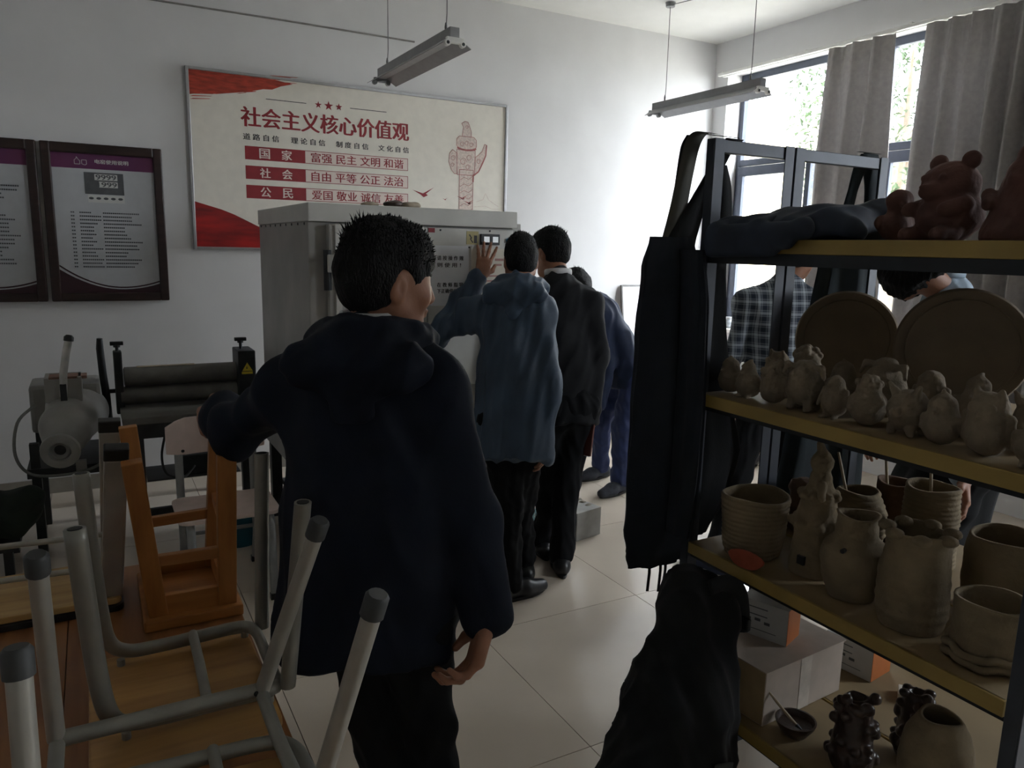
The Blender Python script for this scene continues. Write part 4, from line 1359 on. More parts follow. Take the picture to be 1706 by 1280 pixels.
Z2 = LV[1] + 0.001
M_CLAYP = mat('pale_grey_clay', '8a7d6a', rough=0.95, var=0.12, scale=16, bump=0.4, bscale=90)
row = [('chick', 1.640, 1.630, 0.108, 175, 'round headed pale clay chick at the far end of the second shelf'),
       ('bird', 1.632, 1.550, 0.110, 185, 'pale clay bird with a blunt beak, second from the far end'),
       ('owl', 1.640, 1.464, 0.128, 180, 'pale clay owl standing left of the horned ram'),
       ('ram', 1.640, 1.362, 0.135, 190, 'pale clay ram with wide drooping horns on the second shelf'),
       ('penguin', 1.636, 1.262, 0.118, 185, 'small pale clay penguin right of the horned ram'),
       ('curly', 1.640, 1.170, 0.125, 190, 'pale clay figure with curly knobbed hair on the second shelf'),
       ('pig', 1.645, 1.068, 0.125, 185, 'pale clay pig on four stubby legs on the second shelf'),
       ('chick', 1.628, 0.976, 0.122, 188, 'narrow pale clay chick right of the clay pig'),
       ('owl', 1.630, 0.880, 0.148, 182, 'tall pale clay owl near the right edge of the picture'),
       ('bird', 1.630, 0.780, 0.118, 195, 'pale clay bird cut by the right edge of the picture')]
for i, (kd, x, y, h, a, lab) in enumerate(row):
    fig(kd, (x, y, Z2), h * 1.0, a, M_CLAYP, lab, seed=i)
back = [('owl', 1.80, 1.60, 0.13, 'pale clay owl in the back row near the far end'),
        ('curly', 1.80, 1.49, 0.15, 'curly headed clay figure in the back row behind the owl'),
        ('chick', 1.79, 1.36, 0.13, 'clay chick in the back row behind the horned ram'),
        ('ram', 1.79, 1.235, 0.15, 'horned clay ram in the back row before the large discs'),
        ('penguin', 1.79, 1.11, 0.15, 'clay penguin in the back row behind the clay pig'),
        ('bird', 1.78, 0.99, 0.15, 'clay bird in the back row behind the narrow chick'),
        ('pig', 1.78, 0.86, 0.13, 'clay pig in the back row behind the tall owl')]
for i, (kd, x, y, h, lab) in enumerate(back):
    fig(kd, (x, y, Z2), h, 180 + 6 * (i % 3), M_CLAYP, lab, group='back row of clay figurines', seed=30 + i, vox=0.004)

Z1 = LV[0] + 0.001
M_CLAYB = mat('brown_red_clay', '5f4038', rough=0.85, var=0.12, scale=14, bump=0.25, bscale=70)
fig('duck', (1.66, 1.165, Z1), 0.118, 235, M_CLAYB, 'small red brown clay duck on the top shelf', group='red clay figurines on the top shelf', seed=61)
fig('bear', (1.665, 1.040, Z1), 0.182, 165, M_CLAYB, 'red brown clay bear with two round ears on the top shelf', group='red clay figurines on the top shelf', seed=62, vox=0.004)
fig('cone', (1.665, 0.885, Z1), 0.185, 180, M_CLAYB, 'red brown conical clay figure cut by the right picture edge', group='red clay figurines on the top shelf', seed=63, vox=0.004)

# round slabs standing upright behind the figurines
def disc(pos, r, th, nrm_, label, vox=0.006):
    n = nrm(nrm_)
    c = V(pos) + UPZ * r
    t = thing('clay_disc', label, 'clay disc', tuple(pos), 'large clay discs on the second shelf')
    prof = [(0.0, 0.0), (r * 0.86, 0.0), (r * 0.90, -0.006), (r * 0.97, -0.006), (r, 0.004), (r, th - 0.004), (r - 0.008, th), (0.0, th)]
    MB().lathe([(max(a, 0.001), b) for a, b in prof], tuple(c), 56, axis=tuple(-n)).build('slab', M_DISC, t, smooth=True)
    MB().lathe([(r * 0.80, -0.0015), (r * 0.815, -0.004), (r * 0.83, -0.0015)], tuple(c), 56, axis=tuple(-n), cap=False).build('scored_ring', M_DISC, t, smooth=True)


M_DISC = mat('disc_clay', '7d705e', rough=0.95, var=0.08, scale=7, bump=0.2, bscale=50)
disc((2.045, 1.560, Z2), 0.150, 0.028, (-0.80, -0.58, 0.0), 'smaller round clay disc upright behind the horned ram')
disc((2.03, 1.190, Z2), 0.165, 0.030, (-0.82, -0.56, 0.0), 'larger round clay disc upright in front of the blue shirt')

# ---------------------------------------------------------------- pots on the third shelf
def pot(name, pos, prof, label, m, n=40, coil=0.0, ncoil=0, wob=0.02, seed=0, wall=0.008, hole=None, group='hand built pots on the third shelf', nm='pot'):
    """profile of (height, radius) from base to rim; coil = ridge depth"""
    hs = [p[0] for p in prof]
    rs = [p[1] for p in prof]
    H = hs[-1]
    k = 70 if ncoil else 34
    out = []
    for i in range(k + 1):
        z = H * i / k
        r = float(np.interp(z, hs, rs))
        if ncoil:
            r += coil * (abs(math.sin(z / H * ncoil * math.pi)) - 0.6)
        out.append((r, z))
    inn = [(max(0.004, float(np.interp(z, hs, rs)) - wall), z) for z in np.linspace(H, wall * 1.4, 16)]
    P = [(0.002, 0.0)] + out + inn + [(0.002, wall * 1.2)]
    b = MB().lathe(P, pos, n, wob=wob, seed=seed)
    g = np.random.RandomState(seed + 1)
    A = np.array(b.v)
    d = folds(A, 0.0028, 70, seed + 5)
    c = np.array(pos)
    rad = A - c
    rad[:, 2] = 0
    rad /= np.maximum(np.linalg.norm(rad, axis=1), 1e-6)[:, None]
    A = A + rad * d[:, None]
    A[:, 2] += np.where(A[:, 2] > pos[2] + H * 0.9, 0.004 * np.sin(np.arctan2(rad[:, 1], rad[:, 0]) * 2 + seed), 0)
    b.v = [tuple(q) for q in A]
    o = b.build(name, m, smooth='all', loc=pos)
    return tag(o, label, nm, group)


Z3 = LV[2] + 0.001
M_POT = mat('raw_pot_clay', '84755c', rough=0.95, var=0.12, scale=9, bump=0.35, bscale=70)
M_POTB = mat('brown_pot_clay', '684f3e', rough=0.9, var=0.15, scale=9, bump=0.35, bscale=60)
pot('coil_bowl', (1.665, 1.520, Z3), [(0, 0.078), (0.03, 0.087), (0.12, 0.095), (0.18, 0.098)], 'wide coil built bowl at the far end of the third shelf', M_POT, coil=0.003, ncoil=13, seed=1, nm='bowl')
pot('coil_jar', (2.00, 1.428, Z3), [(0, 0.07), (0.05, 0.088), (0.11, 0.088), (0.16, 0.062), (0.175, 0.058)], 'squat coil jar with narrowed neck in the back row', M_POT, coil=0.004, ncoil=10, seed=2)
pot('round_jar', (1.685, 1.195, Z3), [(0, 0.058), (0.03, 0.068), (0.10, 0.083), (0.135, 0.078), (0.165, 0.052), (0.21, 0.050), (0.222, 0.053)], 'plump pale jar with a short neck and a small hole', M_POT, seed=3)
pot('small_pot', (2.15, 1.40, Z3), [(0, 0.05), (0.08, 0.055), (0.19, 0.06)], 'small brown pot at the back holding modelling sticks', M_POTB, seed=4)
pot('coil_cylinder', (2.06, 1.235, Z3), [(0, 0.075), (0.1, 0.074), (0.235, 0.071)], 'tall straight coil cylinder in the back row', M_POT, coil=0.004, ncoil=17, seed=5)
pot('tall_vase', (1.685, 1.030, Z3), [(0, 0.074), (0.04, 0.082), (0.13, 0.080), (0.18, 0.072), (0.235, 0.070)], 'tall rough vase with scalloped rim in the front row', M_POT, coil=0.0015, ncoil=9, seed=6, wob=0.05)
pot('wide_pot', (1.93, 0.955, Z3), [(0, 0.075), (0.05, 0.09), (0.15, 0.095), (0.205, 0.088)], 'wide dim pot behind the rope footed cup', M_POT, seed=7, wob=0.05)
cup = thing('rope_footed_cup', 'round cup with rope coils around its foot at the right', 'cup', (1.672, 0.845, Z3), 'hand built pots on the third shelf')
b_ = pot('cup_wall', (1.672, 0.845, Z3), [(0, 0.062), (0.04, 0.068), (0.11, 0.071), (0.145, 0.074)], None, M_POT, seed=8)
for q in ('label', 'category', 'group'):
    if q in b_:
        del b_[q]
b_.parent = cup
b_.location = (0, 0, 0)
for i in range(2):
    rp = MB()
    P = [(1.672 + (0.074 + 0.004 * math.sin(9 * a)) * math.cos(a), 0.845 + (0.074 + 0.004 * math.sin(9 * a)) * math.sin(a), Z3 + 0.0145 + 0.017 * i + 0.004 * math.sin(5 * a + i)) for a in np.linspace(0, 2 * math.pi, 50)]
    rp.tube(P, 0.009, 8, caps=False).build('rope_coil', M_POT, cup, smooth='all')
h_ = MB().cyl((1.685 - 0.080, 1.195 - 0.022, Z3 + 0.142), (1.685 - 0.067, 1.195 - 0.019, Z3 + 0.142), 0.006, 10)
jar = bpy.data.objects['round_jar']
h_.build('hole', M_BLACK, jar)
# vase scallops
va = bpy.data.objects['tall_vase']
for i in range(7):
    a = 2 * math.pi * i / 7 + 0.2
    MB().sphere((1.685 + 0.071 * math.cos(a), 1.03 + 0.071 * math.sin(a), Z3 + 0.232), (0.022, 0.022, 0.013), 10, 7).build('rim_lobe', M_POT, va, smooth='all')

# modelling sticks in the pots
M_STICK = mat('pale_stick', 'b5a58a', rough=0.6, var=0.1)
for i, (a, b, lab) in enumerate((((2.01, 1.43, Z3 + 0.02), (1.985, 1.50, Z3 + 0.275), 'thin pale modelling stick leaning left out of the squat jar'),
                                 ((2.13, 1.40, Z3 + 0.02), (2.115, 1.43, Z3 + 0.275), 'thin pale modelling stick standing in the small brown pot'),
                                 ((2.06, 1.22, Z3 + 0.02), (2.095, 1.275, Z3 + 0.31), 'thin pale modelling stick standing in the coil cylinder'))):
    o = MB().tube([a, Vector(a).lerp(Vector(b), 0.5), b], [0.0045, 0.005, 0.004], 8).build('modelling_stick', M_STICK, smooth=True, loc=a)
    tag(o, lab, 'stick', 'modelling sticks')

# stacked pagoda figure
x, y = 1.715, 1.342
s = Sdf()
s.cap((x, y, Z3 + 0.02), (x, y, Z3 + 0.13), 0.066, 0.056, 0.02)
s.cap((x, y, Z3 + 0.15), (x, y, Z3 + 0.21), 0.058, 0.046, 0.02)
s.cap((x, y, Z3 + 0.24), (x, y, Z3 + 0.27), 0.034, 0.030, 0.015)
s.ell((x, y, Z3 + 0.315), (0.030, 0.030, 0.032), 0.008).cap((x, y, Z3 + 0.34), (x - 0.006, y + 0.008, Z3 + 0.365), 0.014, 0.010, 0.01)
for i in range(8):
    a = i * 0.785
    s.ell((x + 0.062 * math.cos(a), y + 0.062 * math.sin(a), Z3 + 0.145), (0.017, 0.017, 0.014), 0.008)
    s.ell((x + 0.045 * math.cos(a + 0.4), y + 0.045 * math.sin(a + 0.4), Z3 + 0.225), (0.015, 0.015, 0.013), 0.008)
s.cap((x - 0.03, y - 0.03, Z3 + 0.26), (x - 0.055, y - 0.05, Z3 + 0.235), 0.013, 0.010, 0.01)
s.half((0, 0, 1), (x, y, Z3))
pg = body('pagoda_figure', s, 0.004, M_POT, loc=(x, y, Z3), disp=(0.002, 110, 9, (1, 1, 1)), floor=Z3)
tag(pg, 'tall stacked clay pagoda with a ball top and square doorway', 'figurine')
MB().box((x - 0.064, y - 0.012, Z3 + 0.05), (0.010, 0.022, 0.024)).build('doorway', M_BLACK, pg)

s = Sdf()
g = random.Random(5)
for i in range(22):
    a = g.uniform(0, 6.28)
    z = g.uniform(0.01, 0.15)
    rr = 0.045 * (1 - z / 0.22)
    s.ell((1.96 + rr * math.cos(a), 1.59 + rr * math.sin(a), Z3 + z), (0.03, 0.03, 0.022), 0.012)
s.cap((1.96, 1.59, Z3 + 0.02), (1.96, 1.59, Z3 + 0.12), 0.05, 0.04, 0.02).half((0, 0, 1), (0, 0, Z3))
tag(body('rough_clay_heap', s, 0.005, M_POTB, loc=(1.96, 1.59, Z3), disp=(0.004, 90, 2, (1, 1, 1)), floor=Z3), 'rough brown clay heap behind the wide coil bowl', 'clay')

tl_ = MB()
tl_.prism([(0.055 * math.cos(a) * (1 + 0.1 * math.sin(3 * a)), 0.026 * math.sin(a)) for a in np.linspace(0, 2 * math.pi, 18)[:-1]], (1.560, 1.437, Z3 + 0.0275), (0.2, -0.98, 0), (0.12, 0.02, 0.99), 0.012)
tag(tl_.build('red_clay_piece', mat('orange_red_clay', '97482f', rough=0.9, var=0.12), bevel=0.004, loc=(1.560, 1.437, Z3), smooth=True), 'flat orange red clay piece leaning before the wide bowl', 'clay')

# ---------------------------------------------------------------- things on the lowest shelf
Z4 = LV[3] + 0.001
M_CARD = mat('white_carton', 'b5a89b', rough=0.7, var=0.04)
M_CARDS = mat('brown_carton_side', 'a08a66', rough=0.8, var=0.05)
bx = thing('carton', 'large pale carton on the lowest shelf', 'box', (1.75, 1.42, Z4))
R = Matrix.Rotation(math.radians(4), 3, 'Z')
cen = Vector((1.765, 1.505, Z4 + 0.085))
MB().box(cen, (0.36, 0.26, 0.168), R).build('carton_body', M_CARD, bx, bevel=0.003)
MB().box(cen + R @ Vector((-0.1806, 0, 0)), (0.002, 0.255, 0.16), R).build('end_panel', M_CARDS, bx)
MB().box(cen + R @ Vector((0, -0.1306, 0.0)), (0.05, 0.001, 0.165), R).build('tape', mat('clear_tape', 'cfc6ba', rough=0.25), bx)
MB().box(cen + R @ Vector((0.0, 0.0, 0.0845)), (0.37, 0.268, 0.003), R).build('lid_flap', M_CARD, bx, bevel=0.001)
M_ORBOX = mat('orange_carton', 'b4662f', rough=0.55, var=0.05)
M_WHBOX = mat('printed_white_carton', 'bcbcba', rough=0.55, var=0.03)


def prodbox(pos, dims, ang, label):
    t = thing('product_box', label, 'box', tuple(pos), 'orange and white product boxes')
    R = Matrix.Rotation(math.radians(ang), 3, 'Z')
    c = Vector(pos) + Vector((0, 0, dims[2] / 2))
    MB().box(c, dims, R).build('carton_body', M_WHBOX, t, bevel=0.002)
    MB().box(c + R @ Vector((0, -dims[1] / 2 - 0.0005, 0)), (dims[0] * 0.99, 0.001, dims[2] * 0.98), R).build('orange_panel', M_ORBOX, t)
    pr = MB()
    o = c + R @ Vector((-dims[0] / 2 - 0.0006, 0, 0))
    ux = R @ Vector((0, -1, 0))
    for j, (a, b_, hh) in enumerate(((-0.42, 0.30, 0.03), (-0.42, 0.1, 0.03), (-0.38, -0.08, 0.09), (-0.18, -0.05, 0.08), (0.02, -0.1, 0.08), (-0.42, -0.3, 0.02))):
        w_ = 0.5 if j < 2 else (0.12 if j < 5 else 0.7)
        P = [o + ux * (dims[1] * q) + Vector((0, 0, dims[2] * z_)) for q, z_ in ((a, b_), (a + w_, b_), (a + w_, b_ + hh), (a, b_ + hh))]
        pr.add(P, [(0, 1, 2, 3)])
    pr.build('small_print', M_GREYP, t)['kind'] = 'stuff'


prodbox((1.775, 1.525, Z4 + 0.1715), (0.10, 0.15, 0.115), 20, 'white and orange product box standing on the pale carton')
prodbox((2.13, 1.46, Z4), (0.12, 0.16, 0.11), 8, 'orange and white product box behind the pale carton')
MB_ = MB().box((2.12, 1.25, Z4 + 0.012), (0.06, 0.09, 0.024), Matrix.Rotation(0.6, 3, 'Z'))
tag(MB_.build('plaster_block', mat('plaster', 'd0cabd', rough=0.8), bevel=0.003, loc=(2.12, 1.25, Z4)), 'small white plaster block near the back of the lowest shelf', 'block')
dk = thing('glaze_bowl', 'small dark bowl with a brush laid across on the lowest shelf', 'bowl', (1.655, 1.30, Z4))
MB().lathe([(0.03, 0), (0.034, 0.004), (0.052, 0.032), (0.056, 0.045), (0.051, 0.045), (0.045, 0.030), (0.01, 0.026)], (1.655, 1.30, Z4), 28).build('bowl_wall', M_CLAYD, dk, smooth=True)
br = thing('glaze_brush', 'thin pale handled brush leaning in the dark bowl', 'brush', (1.64, 1.31, Z4 + 0.03))
MB().tube([(1.640, 1.285, Z4 + 0.042), (1.625, 1.33, Z4 + 0.075), (1.612, 1.375, Z4 + 0.11)], [0.004, 0.0045, 0.003], 8).build('handle', M_STICK, br, smooth=True)
MB().tube([(1.640, 1.285, Z4 + 0.042), (1.646, 1.27, Z4 + 0.034)], [0.006, 0.002], 8).build('bristles', M_BLACK, br, smooth=True)


def knobby(pos, h, r, m, label, seed):
    s = Sdf()
    g = random.Random(seed)
    s.cap(V(pos) + V(0, 0, r * 0.6), V(pos) + V(0, 0, h - r * 0.7), r * 0.95, r * 0.7, 0.02)
    for i in range(46):
        a = g.uniform(0, 6.28)
        z = g.uniform(0.1, 0.98) * h
        rr = r * (1.0 - 0.28 * z / h)
        s.ell(V(pos) + V(rr * math.cos(a), rr * math.sin(a), z), (0.014, 0.014, 0.012), 0.005)
    s.ell(V(pos) + V(0, 0, h), (r * 0.42, r * 0.42, r * 0.5), 0.004, sub=True).half((0, 0, 1), pos)
    return tag(body('knobbed_pot', s, 0.004, m, loc=pos, disp=(0.002, 110, seed, (1, 1, 1)), floor=pos[2]), label, 'pot', 'pots on the lowest shelf')


knobby((1.675, 1.135, Z4), 0.215, 0.058, M_CLAYD, 'dark brown pot covered in knobs on the lowest shelf', 3)
knobby((1.86, 1.09, Z4), 0.20, 0.045, M_CLAYD, 'slim dark knobbed pot behind the pale vase on the lowest shelf', 4)
pot('pale_vase', (1.725, 0.945, Z4), [(0, 0.06), (0.04, 0.078), (0.12, 0.085), (0.19, 0.075), (0.245, 0.048)], 'large pale vase at the front of the lowest shelf', M_POT, seed=12, group='pots on the lowest shelf')

# ---------------------------------------------------------------- cloth on the rack
M_NAVYC = mat('dark_navy_cloth', '191f29', rough=0.9, var=0.15, scale=12, bump=0.1, bscale=200)
M_BLACKC = mat('black_cloth', '0e1014', rough=0.92, var=0.2, scale=10, bump=0.1, bscale=180)
s = Sdf()
s.cap((1.60, 1.59, Z1 + 0.03), (1.66, 1.30, Z1 + 0.045), 0.055, 0.06, 0.04, ax=(0, 0, 1), sq=0.7)
s.cap((1.74, 1.575, Z1 + 0.03), (1.78, 1.30, Z1 + 0.05), 0.075, 0.075, 0.04, ax=(0, 0, 1), sq=0.7)
s.cap((1.90, 1.575, Z1 + 0.03), (1.96, 1.36, Z1 + 0.05), 0.07, 0.07, 0.04, ax=(0, 0, 1), sq=0.8)
s.cap((1.60, 1.30, Z1 + 0.03), (1.60, 1.24, Z1 + 0.02), 0.045, 0.035, 0.04)
s.cap((1.572, 1.61, Z1 + 0.02), (1.575, 1.30, Z1 + 0.02), 0.03, 0.035, 0.03)
s.half((0, 0, 1), (0, 0, Z1 + 0.0005))
s2 = Sdf().cap((1.524, 1.62, Z1 + 0.018), (1.524, 1.31, Z1 + 0.022), 0.021, 0.024, 0.02).cap((1.519, 1.62, Z1 - 0.035), (1.519, 1.40, Z1 - 0.03), 0.016, 0.014, 0.02).cap((1.523, 1.62, Z1 - 0.008), (1.523, 1.36, Z1 - 0.006), 0.021, 0.02, 0.02).cap((1.53, 1.61, Z1 + 0.03), (1.58, 1.60, Z1 + 0.04), 0.018, 0.02, 0.02).cap((1.53, 1.32, Z1 + 0.032), (1.58, 1.33, Z1 + 0.04), 0.02, 0.02, 0.02).cap((1.53, 1.46, Z1 + 0.032), (1.58, 1.46, Z1 + 0.045), 0.022, 0.02, 0.02)
o = body('folded_jacket', s, 0.007, mat('blue_grey_jacket', '262f3e', rough=0.8, var=0.15, scale=10), loc=(1.75, 1.45, Z1), disp=(0.012, 45, 11, (1, 0.5, 1)), floor=Z1 + 0.0005, parts=[(s2, 0.006)])
tag(o, 'crumpled dark blue jacket lying on the top shelf', 'jacket')


def drape(name, rings, m, label, cat, seed, n=44, fold=0.012, parent=None, freq=7):
    """hanging cloth: rings of (centre, half width along X, half depth along Y)"""
    def fn(u, v):
        x = v * (len(rings) - 1)
        i = min(int(x), len(rings) - 2)
        q = x - i
        q = q * q * (3 - 2 * q)
        (ca, wa, da), (cb_, wb, db) = rings[i], rings[i + 1]
        c = Vector(ca).lerp(Vector(cb_), x - i)
        w_ = wa + (wb - wa) * q
        d_ = da + (db - da) * q
        a = u * 2 * math.pi
        k = 1 + fold / max(0.03, w_) * math.sin(freq * a + seed + 1.5 * v) * min(1, v * 4) + 0.4 * fold / max(0.03, w_) * math.sin((2 * freq - 1) * a + 2 * v)
        return (c.x + w_ * k * math.cos(a), c.y + d_ * k * math.sin(a), c.z)
    b = MB()
    nv = 30
    P = [fn(i / n, j / nv) for j in range(nv + 1) for i in range(n)]
    F = [(j * n + i, j * n + (i + 1) % n, (j + 1) * n + (i + 1) % n, (j + 1) * n + i) for j in range(nv) for i in range(n)]
    F.append(tuple(range(n)))
    F.append(tuple(nv * n + k_ for k_ in range(n - 1, -1, -1)))
    b.add(P, F)
    return b.build(name, m, parent, smooth=True)


# apron hanging at the far end of the rack
ap = thing('hanging_apron', 'long dark apron hanging by its straps from the rack end', 'apron', (1.55, 1.78, 0.68))
drape('apron_body', [((1.50, 1.765, 1.69), 0.075, 0.035), ((1.505, 1.765, 1.60), 0.10, 0.045), ((1.53, 1.765, 1.38), 0.135, 0.05), ((1.555, 1.77, 1.15), 0.165, 0.05), ((1.57, 1.77, 1.0), 0.185, 0.05), ((1.545, 1.77, 0.82), 0.16, 0.045), ((1.515, 1.77, 0.72), 0.115, 0.04), ((1.515, 1.77, 0.675), 0.10, 0.035)], M_NAVYC, None, None, 2, parent=ap)
M_STRAP = mat('olive_strap', '4c4b45', rough=0.9, var=0.08)


def ribbon(rows, th=0.003):
    """flat strip through (centre, half width) rows, its width along X"""
    m_ = MB()
    P = smooth_path([r[0] for r in rows], 5)
    W = np.interp(np.linspace(0, len(rows) - 1, len(P)), range(len(rows)), [r[1] for r in rows])
    vv, ff = [], []
    for p, w_ in zip(P, W):
        vv += [(p.x - w_, p.y - th, p.z), (p.x + w_, p.y - th * 0.4, p.z), (p.x + w_, p.y + th, p.z), (p.x - w_, p.y + th, p.z)]
    for i_ in range(len(P) - 1):
        a = i_ * 4
        ff += [(a + k_, a + (k_ + 1) % 4, a + 4 + (k_ + 1) % 4, a + 4 + k_) for k_ in range(4)]
    ff += [(3, 2, 1, 0), tuple(len(vv) - 4 + k_ for k_ in range(4))]
    return m_.add(vv, ff)


ribbon([((1.535, 1.655, 1.972), 0.024), ((1.522, 1.695, 1.978), 0.026), ((1.516, 1.722, 1.945), 0.028), ((1.508, 1.735, 1.86), 0.028), ((1.500, 1.745, 1.77), 0.030), ((1.490, 1.755, 1.685), 0.034)]).build('neck_strap', M_STRAP, ap, smooth='all')
ribbon([((1.500, 1.715, 1.972), 0.010), ((1.494, 1.728, 1.94), 0.012), ((1.488, 1.738, 1.86), 0.008), ((1.484, 1.745, 1.78), 0.006)]).build('strap_edge', M_BLACKC, ap, smooth='all')
ribbon([((1.648, 1.690, 1.972), 0.034), ((1.632, 1.712, 1.945), 0.034), ((1.607, 1.722, 1.88), 0.026), ((1.572, 1.738, 1.80), 0.032), ((1.535, 1.750, 1.71), 0.05), ((1.52, 1.757, 1.66), 0.06)]).build('neck_strap', M_BLACKC, ap, smooth='all')
ribbon([((1.628, 1.712, 1.90), 0.016), ((1.643, 1.712, 1.84), 0.024), ((1.652, 1.714, 1.76), 0.027), ((1.650, 1.716, 1.68), 0.022), ((1.640, 1.718, 1.60), 0.03)]).build('neck_strap', M_BLACKC, ap, smooth='all')
ribbon([((1.525, 1.704, 1.979), 0.012), ((1.580, 1.706, 1.978), 0.02), ((1.648, 1.704, 1.978), 0.034)], 0.006).build('strap_loop', M_BLACKC, ap, smooth='all')
drape('front_fold', [((1.512, 1.69, 1.655), 0.020, 0.05), ((1.518, 1.675, 1.5), 0.022, 0.055), ((1.520, 1.668, 1.2), 0.022, 0.058), ((1.520, 1.668, 1.0), 0.022, 0.056), ((1.518, 1.68, 0.80), 0.02, 0.05)], M_NAVYC, None, None, 1, parent=ap, fold=0.003)
drape('skirt_panel', [((1.645, 1.735, 1.64), 0.045, 0.012), ((1.640, 1.735, 1.45), 0.06, 0.016), ((1.66, 1.735, 1.2), 0.085, 0.018), ((1.70, 1.735, 1.02), 0.105, 0.02), ((1.68, 1.735, 0.88), 0.09, 0.018), ((1.63, 1.735, 0.76), 0.05, 0.014)], M_BLACKC, None, None, 8, parent=ap, fold=0.008)
for x, z in ((1.49, 0.58), (1.535, 0.57), (1.555, 0.60)):
    MB().tube([(x, 1.77, 0.70), (x + 0.004, 1.772, 0.64), (x - 0.002, 1.77, z)], 0.006, 8, flat=0.4, up=(0, 1, 0)).build('tie_string', M_BLACKC, ap, smooth=True)

# second apron on the back rack
ap = thing('hanging_apron', 'dark green apron hanging from the far post of the back rack', 'apron', (2.27, 1.75, 1.2))
drape('apron_body', [((2.25, 1.755, 1.70), 0.09, 0.03), ((2.27, 1.755, 1.62), 0.13, 0.035), ((2.27, 1.755, 1.45), 0.15, 0.035), ((2.27, 1.755, 1.25), 0.17, 0.035), ((2.25, 1.755, 1.0), 0.20, 0.04), ((2.24, 1.755, 0.80), 0.22, 0.04), ((2.24, 1.755, 0.60), 0.20, 0.035)], mat('dark_green_apron', '1f2a2f', rough=0.9, var=0.15), None, None, 5, parent=ap)
ribbon([((2.185, 1.735, 1.66), 0.035), ((2.200, 1.728, 1.76), 0.026), ((2.215, 1.72, 1.86), 0.022), ((2.232, 1.712, 1.94), 0.03), ((2.245, 1.70, 1.975), 0.03)]).build('neck_strap', MATS['dark_green_apron'], ap, smooth='all')
ribbon([((2.345, 1.735, 1.66), 0.05), ((2.335, 1.728, 1.76), 0.045), ((2.318, 1.72, 1.86), 0.042), ((2.285, 1.712, 1.94), 0.042), ((2.260, 1.70, 1.978), 0.035)]).build('neck_strap', MATS['dark_green_apron'], ap, smooth='all')
ribbon([((2.225, 1.702, 1.98), 0.03), ((2.275, 1.702, 1.981), 0.04)], 0.006).build('strap_loop', MATS['dark_green_apron'], ap, smooth='all')

# black coat and bag hanging low at the rack corner, touching the floor
t = thing('draped_coat', 'large black padded coat draped low beside the front rack', 'coat', (1.32, 1.45, 0))
s = Sdf()
s.cap((1.39, 1.47, 0.70), (1.36, 1.45, 0.45), 0.085, 0.14, 0.05, ax=(0, 1, 0), sq=0.8)
s.cap((1.36, 1.45, 0.45), (1.30, 1.44, 0.15), 0.145, 0.20, 0.05, ax=(0, 1, 0), sq=0.75)
s.cap((1.36, 1.46, 0.705), (1.475, 1.46, 0.69), 0.062, 0.055, 0.05)
s.cap((1.465, 1.46, 0.66), (1.46, 1.46, 0.20), 0.075, 0.085, 0.05)
s.cap((1.27, 1.42, 0.45), (1.16, 1.40, 0.12), 0.075, 0.13, 0.05)
s.cap((1.30, 1.44, 0.10), (1.20, 1.42, 0.04), 0.20, 0.16, 0.05, ax=(0, 1, 0), sq=0.8)
s.half((0, 0, 1), (0, 0, 0.001)).half((-1, 0, 0), (1.525, 0, 0), 0.01)
body('coat_shell', s, 0.009, M_BLACKC, t, disp=(0.022, 36, 4, (1, 1, 0.4)), floor=0.001)
MB().tube(smooth_path([(1.41, 1.42, 0.755), (1.455, 1.41, 0.765), (1.495, 1.40, 0.735), (1.51, 1.395, 0.67), (1.505, 1.39, 0.62)]), 0.025, 10, flat=0.3, up=(0, 1, 0)).build('shoulder_strap', M_BLACKC, t, smooth='all')
MB().box((1.508, 1.386, 0.65), (0.014, 0.05, 0.035)).build('buckle', M_BLACK, t, bevel=0.004)
MB().tube(smooth_path([(1.40, 1.31, 0.30), (1.38, 1.295, 0.18), (1.37, 1.29, 0.06)]), 0.035, 10, flat=0.25, up=(0, 1, 0)).build('grey_lining', mat('grey_lining', '4a4e4c', rough=0.9), t, smooth='all')

# ---------------------------------------------------------------- people
M_SKIN = mat('skin', '966850', rough=0.55, var=0.07, scale=25, bump=0.05, bscale=120)
M_SKIND = mat('skin_deeper', '97654c', rough=0.55, var=0.07, scale=25)
M_HAIR = mat('black_hair', '0a090b', rough=0.75, var=0.3, scale=70, stretch=(1, 1, 0.3), bump=0.9, bscale=240, spec=0.3)
M_SHIRTW = mat('white_shirt', 'c9cacb', rough=0.8, var=0.03)
M_EYE = mat('eye_dark', '191312', rough=0.2)


def lerp(a, b, t):
    return V(a) * (1 - t) + V(b) * t


